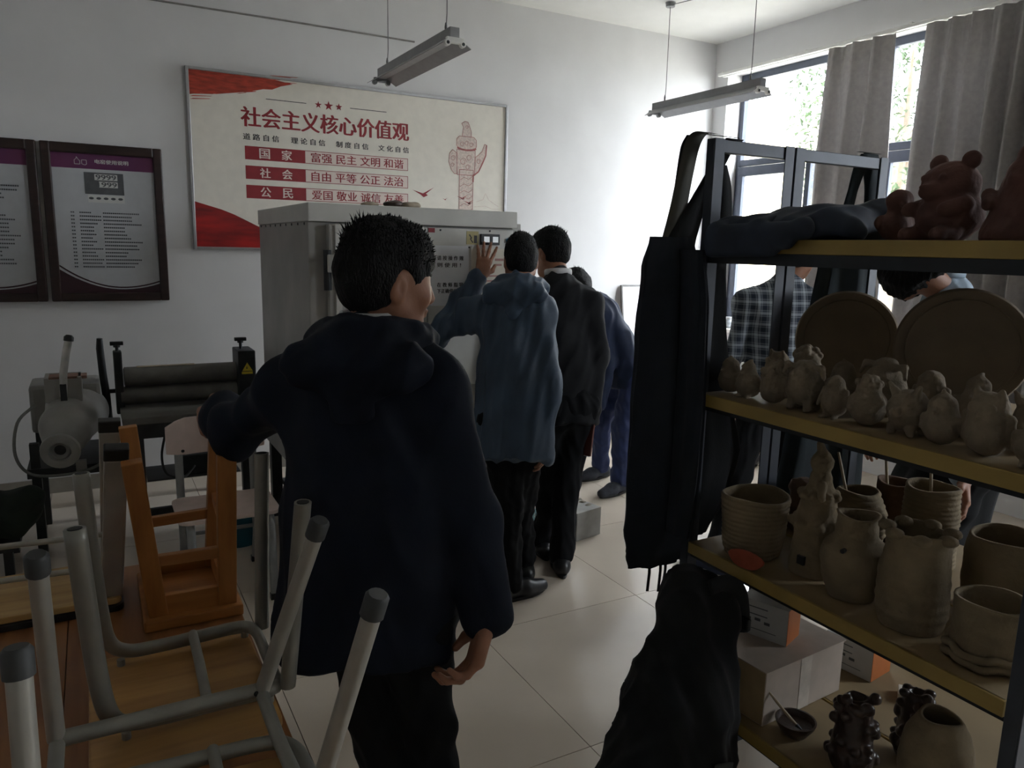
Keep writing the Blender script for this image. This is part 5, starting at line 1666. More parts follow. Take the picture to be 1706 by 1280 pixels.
def add_hand(s, wrist, d, n, t, curl=0.5, size=1.0, spread=0.12, thumb=0.5):
    """wrist position, finger direction d, palm normal n, thumb side t"""
    d, n = nrm(d), nrm(n)
    n = nrm(n - d * (n @ d))
    t = nrm(V(t) - d * (V(t) @ d) - n * (V(t) @ n))
    w = V(wrist)
    z = size
    K = 0.009 * z
    base = [(0.030, 0.088), (0.010, 0.092), (-0.010, 0.088), (-0.028, 0.080)]
    ln = [(0.042, 0.026, 0.021), (0.046, 0.030, 0.022), (0.043, 0.028, 0.022), (0.033, 0.021, 0.019)]
    for (o, L), seg, i in zip(base, ln, range(4)):
        kn = w + (t * o + d * L) * z
        s.cap(w + t * o * 0.55 * z + d * 0.012 * z, kn, 0.0155 * z, 0.0125 * z, 0.014 * z)
        ang = (curl if not isinstance(curl, (list, tuple)) else curl[i])
        p = kn
        a = ang * 0.6
        r = 0.0098
        for L2 in seg:
            q = p + (d * math.cos(a) + n * math.sin(a) + t * (0.5 - i / 3) * spread * 2 * math.cos(a)) * L2 * z
            s.cap(p, q, r * z, (r - 0.0012) * z, K * 0.5)
            p = q
            a += ang * 0.75
            r -= 0.0011
    th0 = w + (t * 0.026 + d * 0.026 + n * 0.006) * z
    th1 = th0 + nrm(t * 0.75 + d * 0.65 + n * 0.35 * thumb) * 0.040 * z
    th2 = th1 + nrm(t * (0.35 - 0.4 * thumb) + d * 0.9 + n * 0.6 * thumb) * 0.032 * z
    s.cap(w + d * 0.015 * z + t * 0.012 * z, th0, 0.016 * z, 0.015 * z, 0.014 * z).cap(th0, th1, 0.014 * z, 0.0112 * z, K).cap(th1, th2, 0.0108 * z, 0.0088 * z, K)


def person(label, J, st, loc):
    """J joints in world space; st clothing"""
    J = {k_: V(v) for k_, v in J.items()}
    root = thing('person', label, 'person', loc)
    hf = nrm(J['hf'])
    hu = V(st.get('hu', (0, 0, 1)))
    hu = nrm(hu - hf * (hu @ hf))
    hr = np.cross(hf, hu)
    H = J['head']
    z = st.get('hs', 1.0)
    Rm = np.array([hr, hf, hu])

    def hp(a, b, c):                      # right, forward, up in the head frame
        return H + (hr * a + hf * b + hu * c) * z
    # ---- skin: head, neck, hidden core, arms and hands as one body
    s = Sdf()
    s.ell(hp(0, -0.012, 0.030), V(0.074, 0.094, 0.092) * z, 0.02, Rm)
    s.ell(hp(0, 0.035, -0.010), V(0.064, 0.062, 0.085) * z, 0.03, Rm)
    s.cap(hp(0, 0.02, -0.045), hp(0, 0.062, -0.092), 0.054 * z, 0.027 * z, 0.025)
    for q in (-1, 1):
        s.cap(hp(0.05 * q, 0.0, -0.055), hp(0.022 * q, 0.058, -0.090), 0.022 * z, 0.022 * z, 0.03)
        s.ell(hp(0.038 * q, 0.066, -0.024), V(0.022, 0.016, 0.016) * z, 0.03, Rm)
        s.ell(hp(0.032 * q, 0.104, 0.006), V(0.015, 0.012, 0.009) * z, 0.012, Rm, sub=True)
        s.ell(hp(0.074 * q, -0.008, -0.012), V(0.010, 0.021, 0.032) * z, 0.006, Rm)
        s.ell(hp(0.084 * q, -0.002, -0.008), V(0.006, 0.010, 0.017) * z, 0.004, Rm, sub=True)
    s.cap(hp(0, 0.092, 0.014), hp(0, 0.108, -0.024), 0.009 * z, 0.0125 * z, 0.012)
    s.ell(hp(0, 0.100, -0.030), V(0.017, 0.012, 0.009) * z, 0.008, Rm)
    s.ell(hp(0, 0.094, -0.053), V(0.021, 0.010, 0.007) * z, 0.006, Rm).ell(hp(0, 0.091, -0.064), V(0.019, 0.010, 0.007) * z, 0.006, Rm)
    s.cap(hp(0, -0.020, -0.06), J['neck'], 0.054 * z, 0.058, 0.025)
    s.cap(J['neck'], lerp(J['neck'], J['pelvis'], 0.5), 0.055, 0.06, 0.02)
    s.cap(lerp(J['neck'], J['pelvis'], 0.5), J['pelvis'], 0.06, 0.06, 0.02)
    for q in 'LR':
        s.cap(lerp(J['neck'], J['pelvis'], 0.12), J['sh' + q], 0.045, 0.04, 0.02)
        s.chain([J['sh' + q], J['el' + q], J['wr' + q]], [0.038, 0.032, 0.024], 0.02)
    hands = []
    for q in 'LR':
        hd = st['hand' + q]
        h = Sdf()
        h.cap(lerp(J['el' + q], J['wr' + q], 0.75), J['wr' + q], 0.026, 0.025, 0.01)
        add_hand(h, J['wr' + q], *hd['frame'], curl=hd.get('curl', 0.45), spread=hd.get('spread', 0.1), thumb=hd.get('thumb', 0.5))
        hands.append((h, st.get('handvox', 0.004)))
    body('body', s, st.get('headvox', 0.0055), st.get('skin', M_SKIN), root, parts=hands)
    for q in (-1, 1):
        MB().sphere(tuple(hp(0.030 * q, 0.0815, 0.004)), 0.0095 * z, 12, 8).build('eye', M_EYE, root, smooth='all')
        MB().tube([tuple(hp(0.015 * q, 0.0935, 0.024)), tuple(hp(0.032 * q, 0.0875, 0.028)), tuple(hp(0.048 * q, 0.073, 0.025))], [0.0025, 0.0035, 0.0015], 8).build('eyebrow', M_HAIR, root, smooth='all')
    # ---- hair
    s = Sdf()
    vol = st.get('hairvol', 0.010)
    s.ell(hp(0, -0.012, 0.034), V(0.076 + vol * 0.5, 0.096 + vol, 0.094 + vol) * z, 0.02, Rm)
    s.ell(hp(0, -0.030, 0.0), V(0.073 + vol * 0.3, 0.080 + vol * 0.4, 0.085) * z, 0.02, Rm)
    if st.get('fringe', True):
        s.ell(hp(0, 0.032, 0.090), V(0.062, 0.058, 0.036) * z, 0.025, Rm)
    s.half(nrm(hu * 0.82 - hf * 0.57), hp(0, 0.0, st.get('hairline', -0.018)), 0.006)
    s.half(nrm(hu), hp(0, 0, -0.075), 0.004)
    for q in (-1, 1):
        s.ell(hp(0.078 * q, 0.004, -0.010), V(0.020, 0.026, 0.040) * z, 0.004, Rm, sub=True)
    if st.get('bob'):
        s.ell(hp(0, 0.010, -0.020), V(0.100, 0.118, 0.125) * z, 0.02, Rm).half(nrm(hu * 0.9 + hf * 0.15), hp(0, 0, -0.105), 0.004)
    P, F = s.data(0.005)
    me0 = mesh_np('tmp', P, F)
    N = np.empty(len(P) * 3, dtype=np.float32)
    me0.vertex_normals.foreach_get('vector', N)
    bpy.data.meshes.remove(me0)
    N = N.reshape(-1, 3)
    P = P + N * folds(P, st.get('hairrough', 0.004), 95, 5, (1, 1, 0.6))[:, None]
    off = V(ROOTLOC[root.name])
    me = mesh_np('hair', P - off, F)
    me.materials.append(st.get('hairmat', M_HAIR))
    ho = link('hair', me, root)
    nt_ = st.get('tufts', 0)
    if nt_:
        g = np.random.RandomState(3)
        up = (P - H) @ hu
        ok = np.where(up > 0.045 * z)[0]
        tb_ = MB()
        for i in g.choice(ok, nt_):
            w_ = st.get('tuftdir', hu)
            d = nrm(N[i] * 0.55 + V(w_) * 0.55 + g.randn(3) * 0.28)
            L = g.uniform(0.003, 0.008) * (3.0 if (P[i] - H) @ hf < -0.06 and (P[i] - H) @ hu > 0.08 * z and g.rand() < 0.5 else 1.0)
            p0, p1 = P[i] - N[i] * 0.003, P[i] + d * L
            x_ = nrm(np.cross(d, N[i] + 0.01)) * 0.0022
            y_ = nrm(np.cross(d, x_)) * 0.0022
            tb_.add([p0 + x_, p0 - x_ * 0.5 + y_, p0 - x_ * 0.5 - y_, p1], [(0, 1, 3), (1, 2, 3), (2, 0, 3)])
        o = tb_.build('hair_tufts', st.get('hairmat', M_HAIR), ho)
        o['kind'] = 'stuff'
    # ---- upper garment
    bf = nrm(J['bf'])
    up = nrm(J['neck'] - J['pelvis'])
    bf = nrm(bf - up * (bf @ up))
    rt = np.cross(bf, up)
    ch = lerp(J['neck'], J['pelvis'], 0.22)
    wa = lerp(J['neck'], J['pelvis'], 0.68)
    rc, rw, rh = st.get('chest', 0.165), st.get('waist', 0.155), st.get('hip', 0.17)
    sq = st.get('depth', 0.66)
    s = Sdf()
    s.cap(ch, wa, rc, rw, 0.05, ax=bf, sq=sq)
    hem = V(J['hem'])
    s.cap(wa, hem - up * 0.05, rw, rh, 0.05, ax=bf, sq=st.get('hemdepth', sq))
    shm = (J['shL'] + J['shR']) / 2
    for q in 'LR':
        s.cap(lerp(J['neck'], shm, 0.25), J['sh' + q], 0.055, 0.066, 0.05)
        s.cap(lerp(shm, J['sh' + q], 0.5) - up * 0.06, J['sh' + q], 0.07, 0.064, 0.05)
        r1, r2, r3 = st.get('sleeve', (0.066, 0.056, 0.045))
        s.cap(J['sh' + q], J['el' + q], r1, r2, 0.03)
        s.cap(J['el' + q], lerp(J['el' + q], J['wr' + q], 0.97), r2, r3, 0.03)
    s.cap(lerp(J['neck'], J['pelvis'], 0.10), lerp(J['neck'], J['pelvis'], -0.02), 0.085, 0.070, 0.03)
    hn = nrm(st.get('hemnormal', up))
    # cut only below the body, not the sleeves: trim the torso before adding sleeves
    ops = s.ops
    tors, rest = ops[:2], ops[2:]
    s.ops = tors
    s.half(hn, hem, 0.006)
    s.ops = s.ops + rest
    body(st.get('garment', 'jacket'), s, st.get('vox', 0.009), st['cloth'], root, disp=(st.get('fold', 0.012), st.get('foldfreq', 42), st.get('seed', 1), (1, 1, 0.32)))
    if st.get('hood'):
        s = Sdf()
        ring = []
        for i in range(13):
            a = math.radians(-25 + 230 * i / 12)
            ring.append(J['neck'] + rt * (0.100 * math.cos(a)) - bf * (0.085 * math.sin(a) - 0.012) + up * (0.004 + 0.016 * math.sin(a)))
        s.chain(ring, [0.022] + [0.033] * 11 + [0.022], 0.03)
        s.cap(J['neck'] - bf * 0.098 - up * 0.040 - rt * 0.105, J['neck'] - bf * 0.098 - up * 0.040 + rt * 0.105, 0.052, 0.052, 0.03, ax=bf, sq=0.85)
        s.cap(J['neck'] - bf * 0.108 - up * 0.055, J['neck'] - bf * 0.112 - up * 0.115, 0.075, 0.045, 0.03, ax=bf, sq=0.55)
        s.ell(hp(0, -0.01, -0.09), V(0.066, 0.074, 0.085), 0.01, Rm, sub=True)
        body('hood', s, 0.006, st['cloth'], root, disp=(0.010, 55, 21, (1, 1, 0.8)))
    if st.get('collar'):
        P = []
        for i in range(15):
            a = math.radians(-35 + 250 * i / 14)
            P.append(tuple(J['neck'] + rt * (0.068 * math.cos(a)) - bf * (0.066 * math.sin(a)) + up * (0.050 + st.get('collarup', 0.0) - 0.010 * math.sin(a))))
        MB().tube(P, st.get('collarh', 0.016), 8, flat=0.28, up=tuple(rt)).build('shirt_collar', st['collar'], root, smooth='all')
    # ---- trousers
    s = Sdf()
    s.cap(J['hipL'], J['hipR'], 0.098, 0.098, 0.05)
    s.cap(lerp(J['hipL'], J['hipR'], 0.5), lerp(lerp(J['hipL'], J['hipR'], 0.5), J['pelvis'], 1.0), 0.11, 0.115, 0.05, ax=bf, sq=0.8)
    for q in 'LR':
        ank = J['an' + q]
        lg = st.get('legs', 1.0)
        s.cap(J['hip' + q], J['kn' + q], 0.092 * lg, 0.068 * lg, 0.03)
        s.cap(J['kn' + q], lerp(J['kn' + q], ank, 0.92), 0.068 * lg, 0.058, 0.03)
        s.cap(lerp(J['kn' + q], ank, 0.86), lerp(J['kn' + q], ank, 0.99), 0.062, 0.060, 0.02)
    s.half((0, 0, 1), (0, 0, st.get('cuff', 0.045)), 0.006)
    body('trousers', s, st.get('vox', 0.009), st['trousers'], root, disp=(0.013, 46, st.get('seed', 1) + 7, (1, 1, 0.6)))
    # ---- shoes
    for q in 'LR':
        ank, toe = J['an' + q], J['toe' + q]
        d = nrm((toe - ank) * V(1, 1, 0))
        side = np.cross(d, UPZ)
        heel = V(ank[0], ank[1], 0) - d * 0.055
        s = Sdf()
        s.cap(heel + UPZ * 0.045, heel + d * 0.14 + UPZ * 0.042, 0.040, 0.044, 0.02, ax=side, sq=0.9)
        s.cap(heel + d * 0.14 + UPZ * 0.038, heel + d * 0.24 + UPZ * 0.030, 0.044, 0.030, 0.02, ax=side, sq=1.15)
        s.cap(heel + d * 0.02 + UPZ * 0.05, heel + d * 0.06 + UPZ * 0.105, 0.042, 0.040, 0.03)
        s.half((0, 0, 1), (0, 0, 0.012), 0.003)
        so = body('shoe', s, 0.006, st['shoes'], root)
        sl = []
        for i in range(20):
            a = 2 * math.pi * i / 20
            x_ = math.cos(a)
            w_ = 0.044 if x_ > 0 else 0.038
            sl.append((0.105 + 0.155 * x_, w_ * math.sin(a) * (1.05 if 0 < x_ < 0.8 else 1)))
        hv = Vector(heel)
        MB().prism(sl, (hv.x, hv.y, 0.001), tuple(d), tuple(-side), 0.016).build('sole', st.get('sole', M_BLACK), so, bevel=0.003)
    return root


M_COATN = mat('navy_coat', '0e1524', spec=0.25, rough=0.8, var=0.12, scale=9, bump=0.06, bscale=220)
M_JACKB = mat('slate_blue_jacket', '34465a', rough=0.6, var=0.10, scale=8, bump=0.06, bscale=200)
M_SUITB = mat('black_suit', '0f1015', spec=0.3, rough=0.8, var=0.12, scale=20)
M_SUITN = mat('navy_suit', '1d2842', spec=0.3, rough=0.75, var=0.10, scale=16)
M_TRB = mat('black_trousers', '0b0c10', spec=0.25, rough=0.85, var=0.15, scale=14)
M_TRN = mat('navy_trousers', '202d55', rough=0.8, var=0.10, scale=14)
M_SHOEB = mat('black_leather', '17181b', rough=0.35, var=0.15, scale=20)
M_SHOEG = mat('grey_suede', '3a3d45', rough=0.9, var=0.12, scale=30)

FWD = (0.48, 0.877, 0)
RGT = (0.877, -0.48, 0)

# man in the foreground
m1 = person('man in a dark navy coat seen from behind, one hand on the upturned stool', dict(
    head=(0.546, 1.543, 1.571), hf=(0.99, 0.08, -0.12), neck=(0.510, 1.537, 1.439), pelvis=(0.470, 1.475, 0.90), bf=(0.62, 0.785, 0),
    shL=(0.364, 1.650, 1.332), shR=(0.606, 1.436, 1.342), elL=(0.272, 1.815, 1.213), wrL=(0.252, 1.985, 1.222),
    elR=(0.658, 1.365, 1.085), wrR=(0.672, 1.305, 0.885), hem=(0.455, 1.470, 0.786),
    hipL=(0.465, 1.51, 0.86), hipR=(0.56, 1.43, 0.86), knL=(0.520, 1.475, 0.48), knR=(0.597, 1.42, 0.48),
    anL=(0.50, 1.47, 0.09), anR=(0.605, 1.40, 0.09), toeL=(0.62, 1.65, 0), toeR=(0.72, 1.57, 0)),
    dict(cloth=M_COATN, fold=0.017, foldfreq=34, trousers=M_TRB, shoes=M_SHOEB, hood=[1], collar=M_SHIRTW, hairvol=0.015, tufts=1100, hs=0.955, legs=0.88, collarup=0.013, collarh=0.011, hairrough=0.005, headvox=0.0045, handvox=0.0032,
         chest=0.170, waist=0.183, hip=0.198, depth=0.68, hemdepth=0.66, seed=3, vox=0.008, garment='coat', hairline=-0.03,
         sleeve=(0.066, 0.058, 0.045),
         handL=dict(frame=((-0.25, 0.75, -0.35), (0.95, 0.2, -0.1), (0.1, 0.3, 0.9)), curl=[0.95, 0.95, 0.95, 0.95], thumb=1.0),
         handR=dict(frame=((-0.35, -0.15, -0.92), (-0.8, 0.3, 0.4), (0.45, 0.85, -0.1)), curl=0.95, thumb=0.9)), (0.53, 1.46, 0))

# man touching the kiln panel
m2 = person('man in a slate blue hooded jacket touching the kiln control panel', dict(
    head=(1.795, 3.195, 1.590), hf=(0.33, 0.92, -0.20), neck=(1.750, 3.130, 1.455), pelvis=(1.665, 2.985, 0.88), bf=(0.62, 0.78, 0),
    shL=(1.575, 3.215, 1.345), shR=(1.795, 3.010, 1.355), elL=(1.42, 3.325, 1.23), wrL=(1.688, 3.408, 1.500),
    elR=(1.795, 2.915, 1.06), wrR=(1.770, 2.890, 0.80), hem=(1.63, 2.95, 0.685),
    hipL=(1.60, 3.02, 0.84), hipR=(1.72, 2.95, 0.84), knL=(1.63, 2.97, 0.46), knR=(1.735, 3.03, 0.47),
    anL=(1.645, 2.945, 0.09), anR=(1.82, 3.125, 0.09), toeL=(1.87, 2.97, 0), toeR=(1.88, 3.35, 0)),
    dict(cloth=M_JACKB, fold=0.018, foldfreq=40, trousers=M_TRB, shoes=M_SHOEB, hood=[1], chest=0.165, waist=0.170, hip=0.185, depth=0.72, seed=6, vox=0.009,
         hairvol=0.007, fringe=False, hairrough=0.003, tufts=500, hairline=-0.035, sleeve=(0.064, 0.056, 0.046),
         handL=dict(frame=((0.30, 0.12, 0.94), (0.1, 1.0, -0.1), (1.0, -0.1, -0.3)), curl=0.16, spread=0.28, thumb=0.2),
         handR=dict(frame=((0.05, -0.02, -1.0), (-0.75, 0.6, 0.0), (0.6, 0.75, 0)), curl=0.5)), (1.68, 3.0, 0))

# man in a black suit
m3 = person('man in a black suit holding a brown folder beside the kiln', dict(
    head=(2.115, 3.440, 1.625), hf=(-0.25, 0.93, -0.22), neck=(2.105, 3.340, 1.480), pelvis=(2.065, 3.165, 0.900), bf=(0.25, 0.96, 0),
    shL=(1.935, 3.345, 1.375), shR=(2.235, 3.245, 1.375), elL=(1.930, 3.280, 1.100), wrL=(1.990, 3.370, 0.900),
    elR=(2.245, 3.155, 1.095), wrR=(2.180, 3.115, 0.850), hem=(2.060, 3.150, 0.760),
    hipL=(1.985, 3.190, 0.860), hipR=(2.135, 3.145, 0.860), knL=(2.040, 3.230, 0.470), knR=(2.070, 3.150, 0.470),
    anL=(2.060, 3.350, 0.090), anR=(2.035, 3.115, 0.090), toeL=(2.110, 3.560, 0.000), toeR=(2.130, 3.320, 0.000)),
    dict(cloth=M_SUITB, trousers=M_TRB, shoes=M_SHOEB, chest=0.165, waist=0.150, hip=0.172, depth=0.68, seed=9, vox=0.010, garment='suit_jacket',
         hairvol=0.012, tufts=500, hairline=-0.035, collar=M_SHIRTW, sleeve=(0.062, 0.054, 0.044),
         handL=dict(frame=((0.1, 0.5, -0.8), (0.6, 0.1, 0), (0.4, 0.6, 0.3)), curl=0.5),
         handR=dict(frame=((-0.05, 0.05, -1.0), (-0.9, -0.3, 0), (-0.3, 0.9, 0)), curl=0.75, thumb=0.9)), (2.03, 3.2, 0))
fo = thing('folder', 'brown red folder held at the side by the man in black', 'folder', (2.145, 3.12, 0.70))
Rf = Matrix.Rotation(math.radians(20), 3, 'Z') @ Matrix.Rotation(math.radians(8), 3, 'Y')
MB().box((2.130, 3.13, 0.735), (0.012, 0.17, 0.23), Rf).build('cover', mat('brown_leatherette', '5d2f28', rough=0.5, var=0.1), fo, bevel=0.003)
MB().box(Vector((2.130, 3.13, 0.735)) + Rf @ Vector((0, 0.004, 0.0)), (0.006, 0.168, 0.236), Rf).build('pages', M_SHEET, fo)

# man bending down
m4 = person('man in a navy suit bending down behind the man in black', dict(
    head=(2.955, 4.455, 1.385), hf=(-0.80, 0.25, -0.55), neck=(3.060, 4.385, 1.285), pelvis=(3.235, 4.205, 0.86), bf=(-0.93, 0.25, -0.3),
    shL=(3.00, 4.235, 1.190), shR=(3.085, 4.545, 1.195), elL=(3.02, 4.145, 0.90), wrL=(2.935, 4.095, 0.625),
    elR=(2.98, 4.50, 0.92), wrR=(2.88, 4.36, 0.66), hem=(3.225, 4.195, 0.735),
    hipL=(3.235, 4.115, 0.80), hipR=(3.235, 4.29, 0.80), knL=(3.115, 4.06, 0.44), knR=(3.13, 4.33, 0.44),
    anL=(3.095, 4.035, 0.09), anR=(3.175, 4.385, 0.09), toeL=(2.85, 3.975, 0), toeR=(2.93, 4.355, 0)),
    dict(cloth=M_SUITN, trousers=M_TRN, shoes=M_SHOEG, chest=0.170, waist=0.160, hip=0.175, depth=0.72, seed=12, vox=0.010, garment='suit_jacket',
         hairvol=0.010, tufts=400, hairline=-0.035, collar=M_SHIRTW, hemnormal=(-0.25, 0.05, 0.95), sleeve=(0.066, 0.058, 0.047),
         handL=dict(frame=((-0.45, -0.05, -0.9), (-0.5, 0.8, 0.2), (-0.8, -0.2, 0.4)), curl=0.6, thumb=0.8),
         handR=dict(frame=((-0.4, -0.3, -0.85), (-0.5, -0.8, 0.2), (-0.8, 0.2, 0.4)), curl=0.6)), (3.12, 4.2, 0))

# plaid shirt seen through the rack
M_PLAID = bpy.data.materials.new('plaid_cotton')
M_PLAID.use_nodes = True
nt = M_PLAID.node_tree
pb = nt.nodes['Principled BSDF']
pb.inputs['Roughness'].default_value = 0.85
tc = nt.nodes.new('ShaderNodeTexCoord')
mp = nt.nodes.new('ShaderNodeMapping')
mp.inputs['Rotation'].default_value = (0, 0, math.radians(30))
nt.links.new(tc.outputs['Object'], mp.inputs[0])
waves = []
for dr_, sc_ in (('X', 5.5), ('Z', 5.5), ('X', 11.0), ('Z', 11.0)):
    wv = nt.nodes.new('ShaderNodeTexWave')
    wv.bands_direction = dr_
    wv.inputs['Scale'].default_value = sc_
    nt.links.new(mp.outputs[0], wv.inputs['Vector'])
    rp = nt.nodes.new('ShaderNodeValToRGB')
    rp.color_ramp.elements[0].position = 0.80
    rp.color_ramp.elements[1].position = 0.93
    nt.links.new(wv.outputs['Color'], rp.inputs[0])
    waves.append(rp)
acc = None
for i, rp in enumerate(waves):
    ml = nt.nodes.new('ShaderNodeMath')
    ml.operation = 'MULTIPLY'
    ml.inputs[1].default_value = 0.42 if i < 2 else 0.18
    nt.links.new(rp.outputs[0], ml.inputs[0])
    if acc is None:
        acc = ml
    else:
        ad = nt.nodes.new('ShaderNodeMath')
        ad.operation = 'ADD'
        nt.links.new(acc.outputs[0], ad.inputs[0])
        nt.links.new(ml.outputs[0], ad.inputs[1])
        acc = ad
mc = nt.nodes.new('ShaderNodeMixRGB')
mc.inputs[1].default_value = (*lin('1d2838'), 1)
mc.inputs[2].default_value = (*lin('b4bcc4'), 1)
nt.links.new(acc.outputs[0], mc.inputs[0])
nt.links.new(mc.outputs[0], pb.inputs['Base Color'])

m5 = person('person in a dark plaid shirt standing behind the racks', dict(
    head=(3.285, 2.845, 1.640), hf=(0.80, 0.55, -0.15), neck=(3.215, 2.850, 1.490), pelvis=(3.135, 2.800, 0.92), bf=(0.55, 0.83, 0),
    shL=(3.045, 2.945, 1.385), shR=(3.335, 2.765, 1.390), elL=(2.985, 2.955, 1.13), wrL=(3.08, 3.08, 0.98),
    elR=(3.43, 2.76, 1.13), wrR=(3.45, 2.93, 1.02), hem=(3.13, 2.795, 0.83),
    hipL=(3.06, 2.84, 0.88), hipR=(3.21, 2.76, 0.88), knL=(2.93, 2.81, 0.49), knR=(3.20, 2.74, 0.48),
    anL=(2.745, 2.755, 0.09), anR=(3.19, 2.70, 0.09), toeL=(2.70, 2.95, 0), toeR=(3.28, 2.92, 0)),
    dict(cloth=M_PLAID, trousers=M_TRB, shoes=mat('navy_canvas', '232c45', rough=0.8), sole=M_WHITE, chest=0.155, waist=0.150, hip=0.160, depth=0.68, seed=15, vox=0.010,
         garment='shirt', hairvol=0.012, hairmat=mat('brown_hair', '5a3a24', rough=0.5, var=0.2, scale=40), sleeve=(0.060, 0.052, 0.044),
         handL=dict(frame=((0.6, 0.6, -0.4), (0.3, -0.2, -0.9), (0.4, 0.6, 0.2)), curl=0.6),
         handR=dict(frame=((0.2, 0.9, -0.2), (-0.5, 0.1, -0.8), (-0.8, 0.3, 0.2)), curl=0.6)), (3.1, 2.8, 0))

# pale blue shirt seen through the rack
m6 = person('person in a pale blue shirt bowing the head behind the racks', dict(
    head=(2.690, 1.805, 1.628), hf=(-0.12, 0.85, -0.50), neck=(2.820, 1.735, 1.520), pelvis=(2.885, 1.620, 0.92), bf=(-0.60, 0.80, 0),
    shL=(2.700, 1.595, 1.400), shR=(2.985, 1.820, 1.410), elL=(2.69, 1.48, 1.13), wrL=(2.60, 1.46, 0.90),
    elR=(3.02, 1.87, 1.13), wrR=(2.88, 1.95, 0.95), hem=(2.885, 1.615, 0.95),
    hipL=(2.80, 1.57, 0.88), hipR=(2.95, 1.68, 0.88), knL=(2.68, 1.60, 0.48), knR=(2.88, 1.72, 0.48),
    anL=(2.66, 1.58, 0.09), anR=(2.90, 1.72, 0.09), toeL=(2.51, 1.73, 0), toeR=(2.76, 1.89, 0)),
    dict(cloth=mat('pale_blue_cotton', '9fb0c0', rough=0.85, var=0.05), trousers=M_TRB, shoes=M_SHOEB, chest=0.165, waist=0.150, hip=0.160, depth=0.70, seed=18, vox=0.010,
         garment='shirt', collar=MATS['pale_blue_cotton'], collarup=0.02, hairvol=0.022, bob=True, hairrough=0.010, hairline=-0.075, tufts=500, sleeve=(0.062, 0.054, 0.044),
         handL=dict(frame=((-0.3, -0.4, -0.85), (-0.5, 0.7, -0.2), (-0.7, -0.5, 0.4)), curl=0.55, thumb=0.6),
         handR=dict(frame=((-0.6, 0.2, -0.7), (-0.3, -0.8, -0.2), (-0.7, -0.2, 0.5)), curl=0.5)), (2.87, 1.65, 0))

# long dark work apron worn by the person in pale blue
drape('work_apron', [((2.86, 1.64, 0.96), 0.175, 0.15), ((2.83, 1.66, 0.80), 0.20, 0.17), ((2.80, 1.68, 0.60), 0.225, 0.18), ((2.78, 1.69, 0.36), 0.235, 0.18)], M_BLACKC, None, None, 4, parent=m6, fold=0.012)

# ---------------------------------------------------------------- things on the floor and in the corner
bs = thing('plastic_basket', 'pale teal plastic basket with grid sides on the floor by the kiln', 'basket', (2.12, 3.80, 0))
M_TEAL = mat('pale_teal_plastic', '8fb3b8', rough=0.5, var=0.05)
bx0, bx1, by0, by1 = 2.02, 2.28, 3.66, 3.98
for z in (0.02, 0.07, 0.12, 0.17, 0.22, 0.27, 0.32):
    rg = MB()
    for a, b in (((bx0, by0), (bx1, by0)), ((bx1, by0), (bx1, by1)), ((bx1, by1), (bx0, by1)), ((bx0, by1), (bx0, by0))):
        rg.bar((a[0], a[1], z), (b[0], b[1], z), 0.008, 0.016)
    rg.build('basket_hoop', M_TEAL, bs)
for i in range(9):
    u = i / 8
    for a, b in (((bx0, by0), (bx1, by0)), ((bx0, by1), (bx1, by1)), ((bx0, by0), (bx0, by1)), ((bx1, by0), (bx1, by1))):
        x, y = a[0] + (b[0] - a[0]) * u, a[1] + (b[1] - a[1]) * u
        MB().box2((x - 0.006, y - 0.006, 0.0), (x + 0.006, y + 0.006, 0.33)).build('basket_upright', M_TEAL, bs)
MB().box2((bx0, by0, 0.0), (bx1, by1, 0.008)).build('basket_bottom', M_TEAL, bs)

ct = thing('carton', 'small grey carton with a torn end on the floor by the black suit', 'box', (2.32, 3.62, 0))
M_GCARD = mat('grey_carton', '9b9a96', rough=0.8, var=0.06)
Rc = Matrix.Rotation(math.radians(12), 3, 'Z')
MB().box((2.40, 3.55, 0.085), (0.20, 0.24, 0.168), Rc).build('carton_body', M_GCARD, ct, bevel=0.003)
s = Sdf()
for i in range(9):
    s.ell((2.49 + 0.02 * math.sin(i * 2.1), 3.48 + i * 0.018, 0.05 + 0.05 * (i % 3)), (0.03, 0.025, 0.03), 0.012)
s.half((0, 0, 1), (0, 0, 0.002))
body('torn_end', s, 0.006, mat('crumpled_card', '8d8577', rough=0.9, var=0.2, scale=30), ct, disp=(0.006, 70, 3, (1, 1, 1)), floor=0.001)

# boards leaning in the far corner on a low bench
bn = thing('low_bench', 'low pale bench against the back wall in the corner', 'bench', (4.4, 5.35, 0))
MB().box2((3.85, 5.12, 0.70), (5.0, 5.58, 0.735)).build('bench_top', mat('pale_bench', 'c9b9ae', rough=0.6, var=0.05), bn, bevel=0.004)
for x in (3.90, 4.95):
    for y in (5.17, 5.53):
        MB().box2((x - 0.02, y - 0.02, 0.0), (x + 0.02, y + 0.02, 0.70)).build('leg', M_LEGG, bn)
MB().box2((3.9, 5.5, 0.25), (4.95, 5.52, 0.30)).build('stretcher', M_LEGG, bn)
pc = thing('drawing_board', 'framed white drawing board leaning on the back wall in the corner', 'board', (4.35, 5.5, 0.735))
Rp = Matrix.Rotation(math.radians(-8), 3, 'X')
MB().box((4.37, 5.54, 1.040), (0.36, 0.012, 0.58), Rp).build('sheet', M_SHEET, pc)
for dx in (-0.185, 0.185):
    MB().box(Vector((4.37, 5.54, 1.040)) + Rp @ Vector((dx, -0.004, 0)), (0.014, 0.022, 0.60), Rp).build('frame_side', mat('thin_grey_frame', '6d6a68', rough=0.5), pc)
for dz in (-0.295, 0.295):
    MB().box(Vector((4.37, 5.54, 1.040)) + Rp @ Vector((0, -0.004, dz)), (0.356, 0.022, 0.014), Rp).build('frame_rail', MATS['thin_grey_frame'], pc)
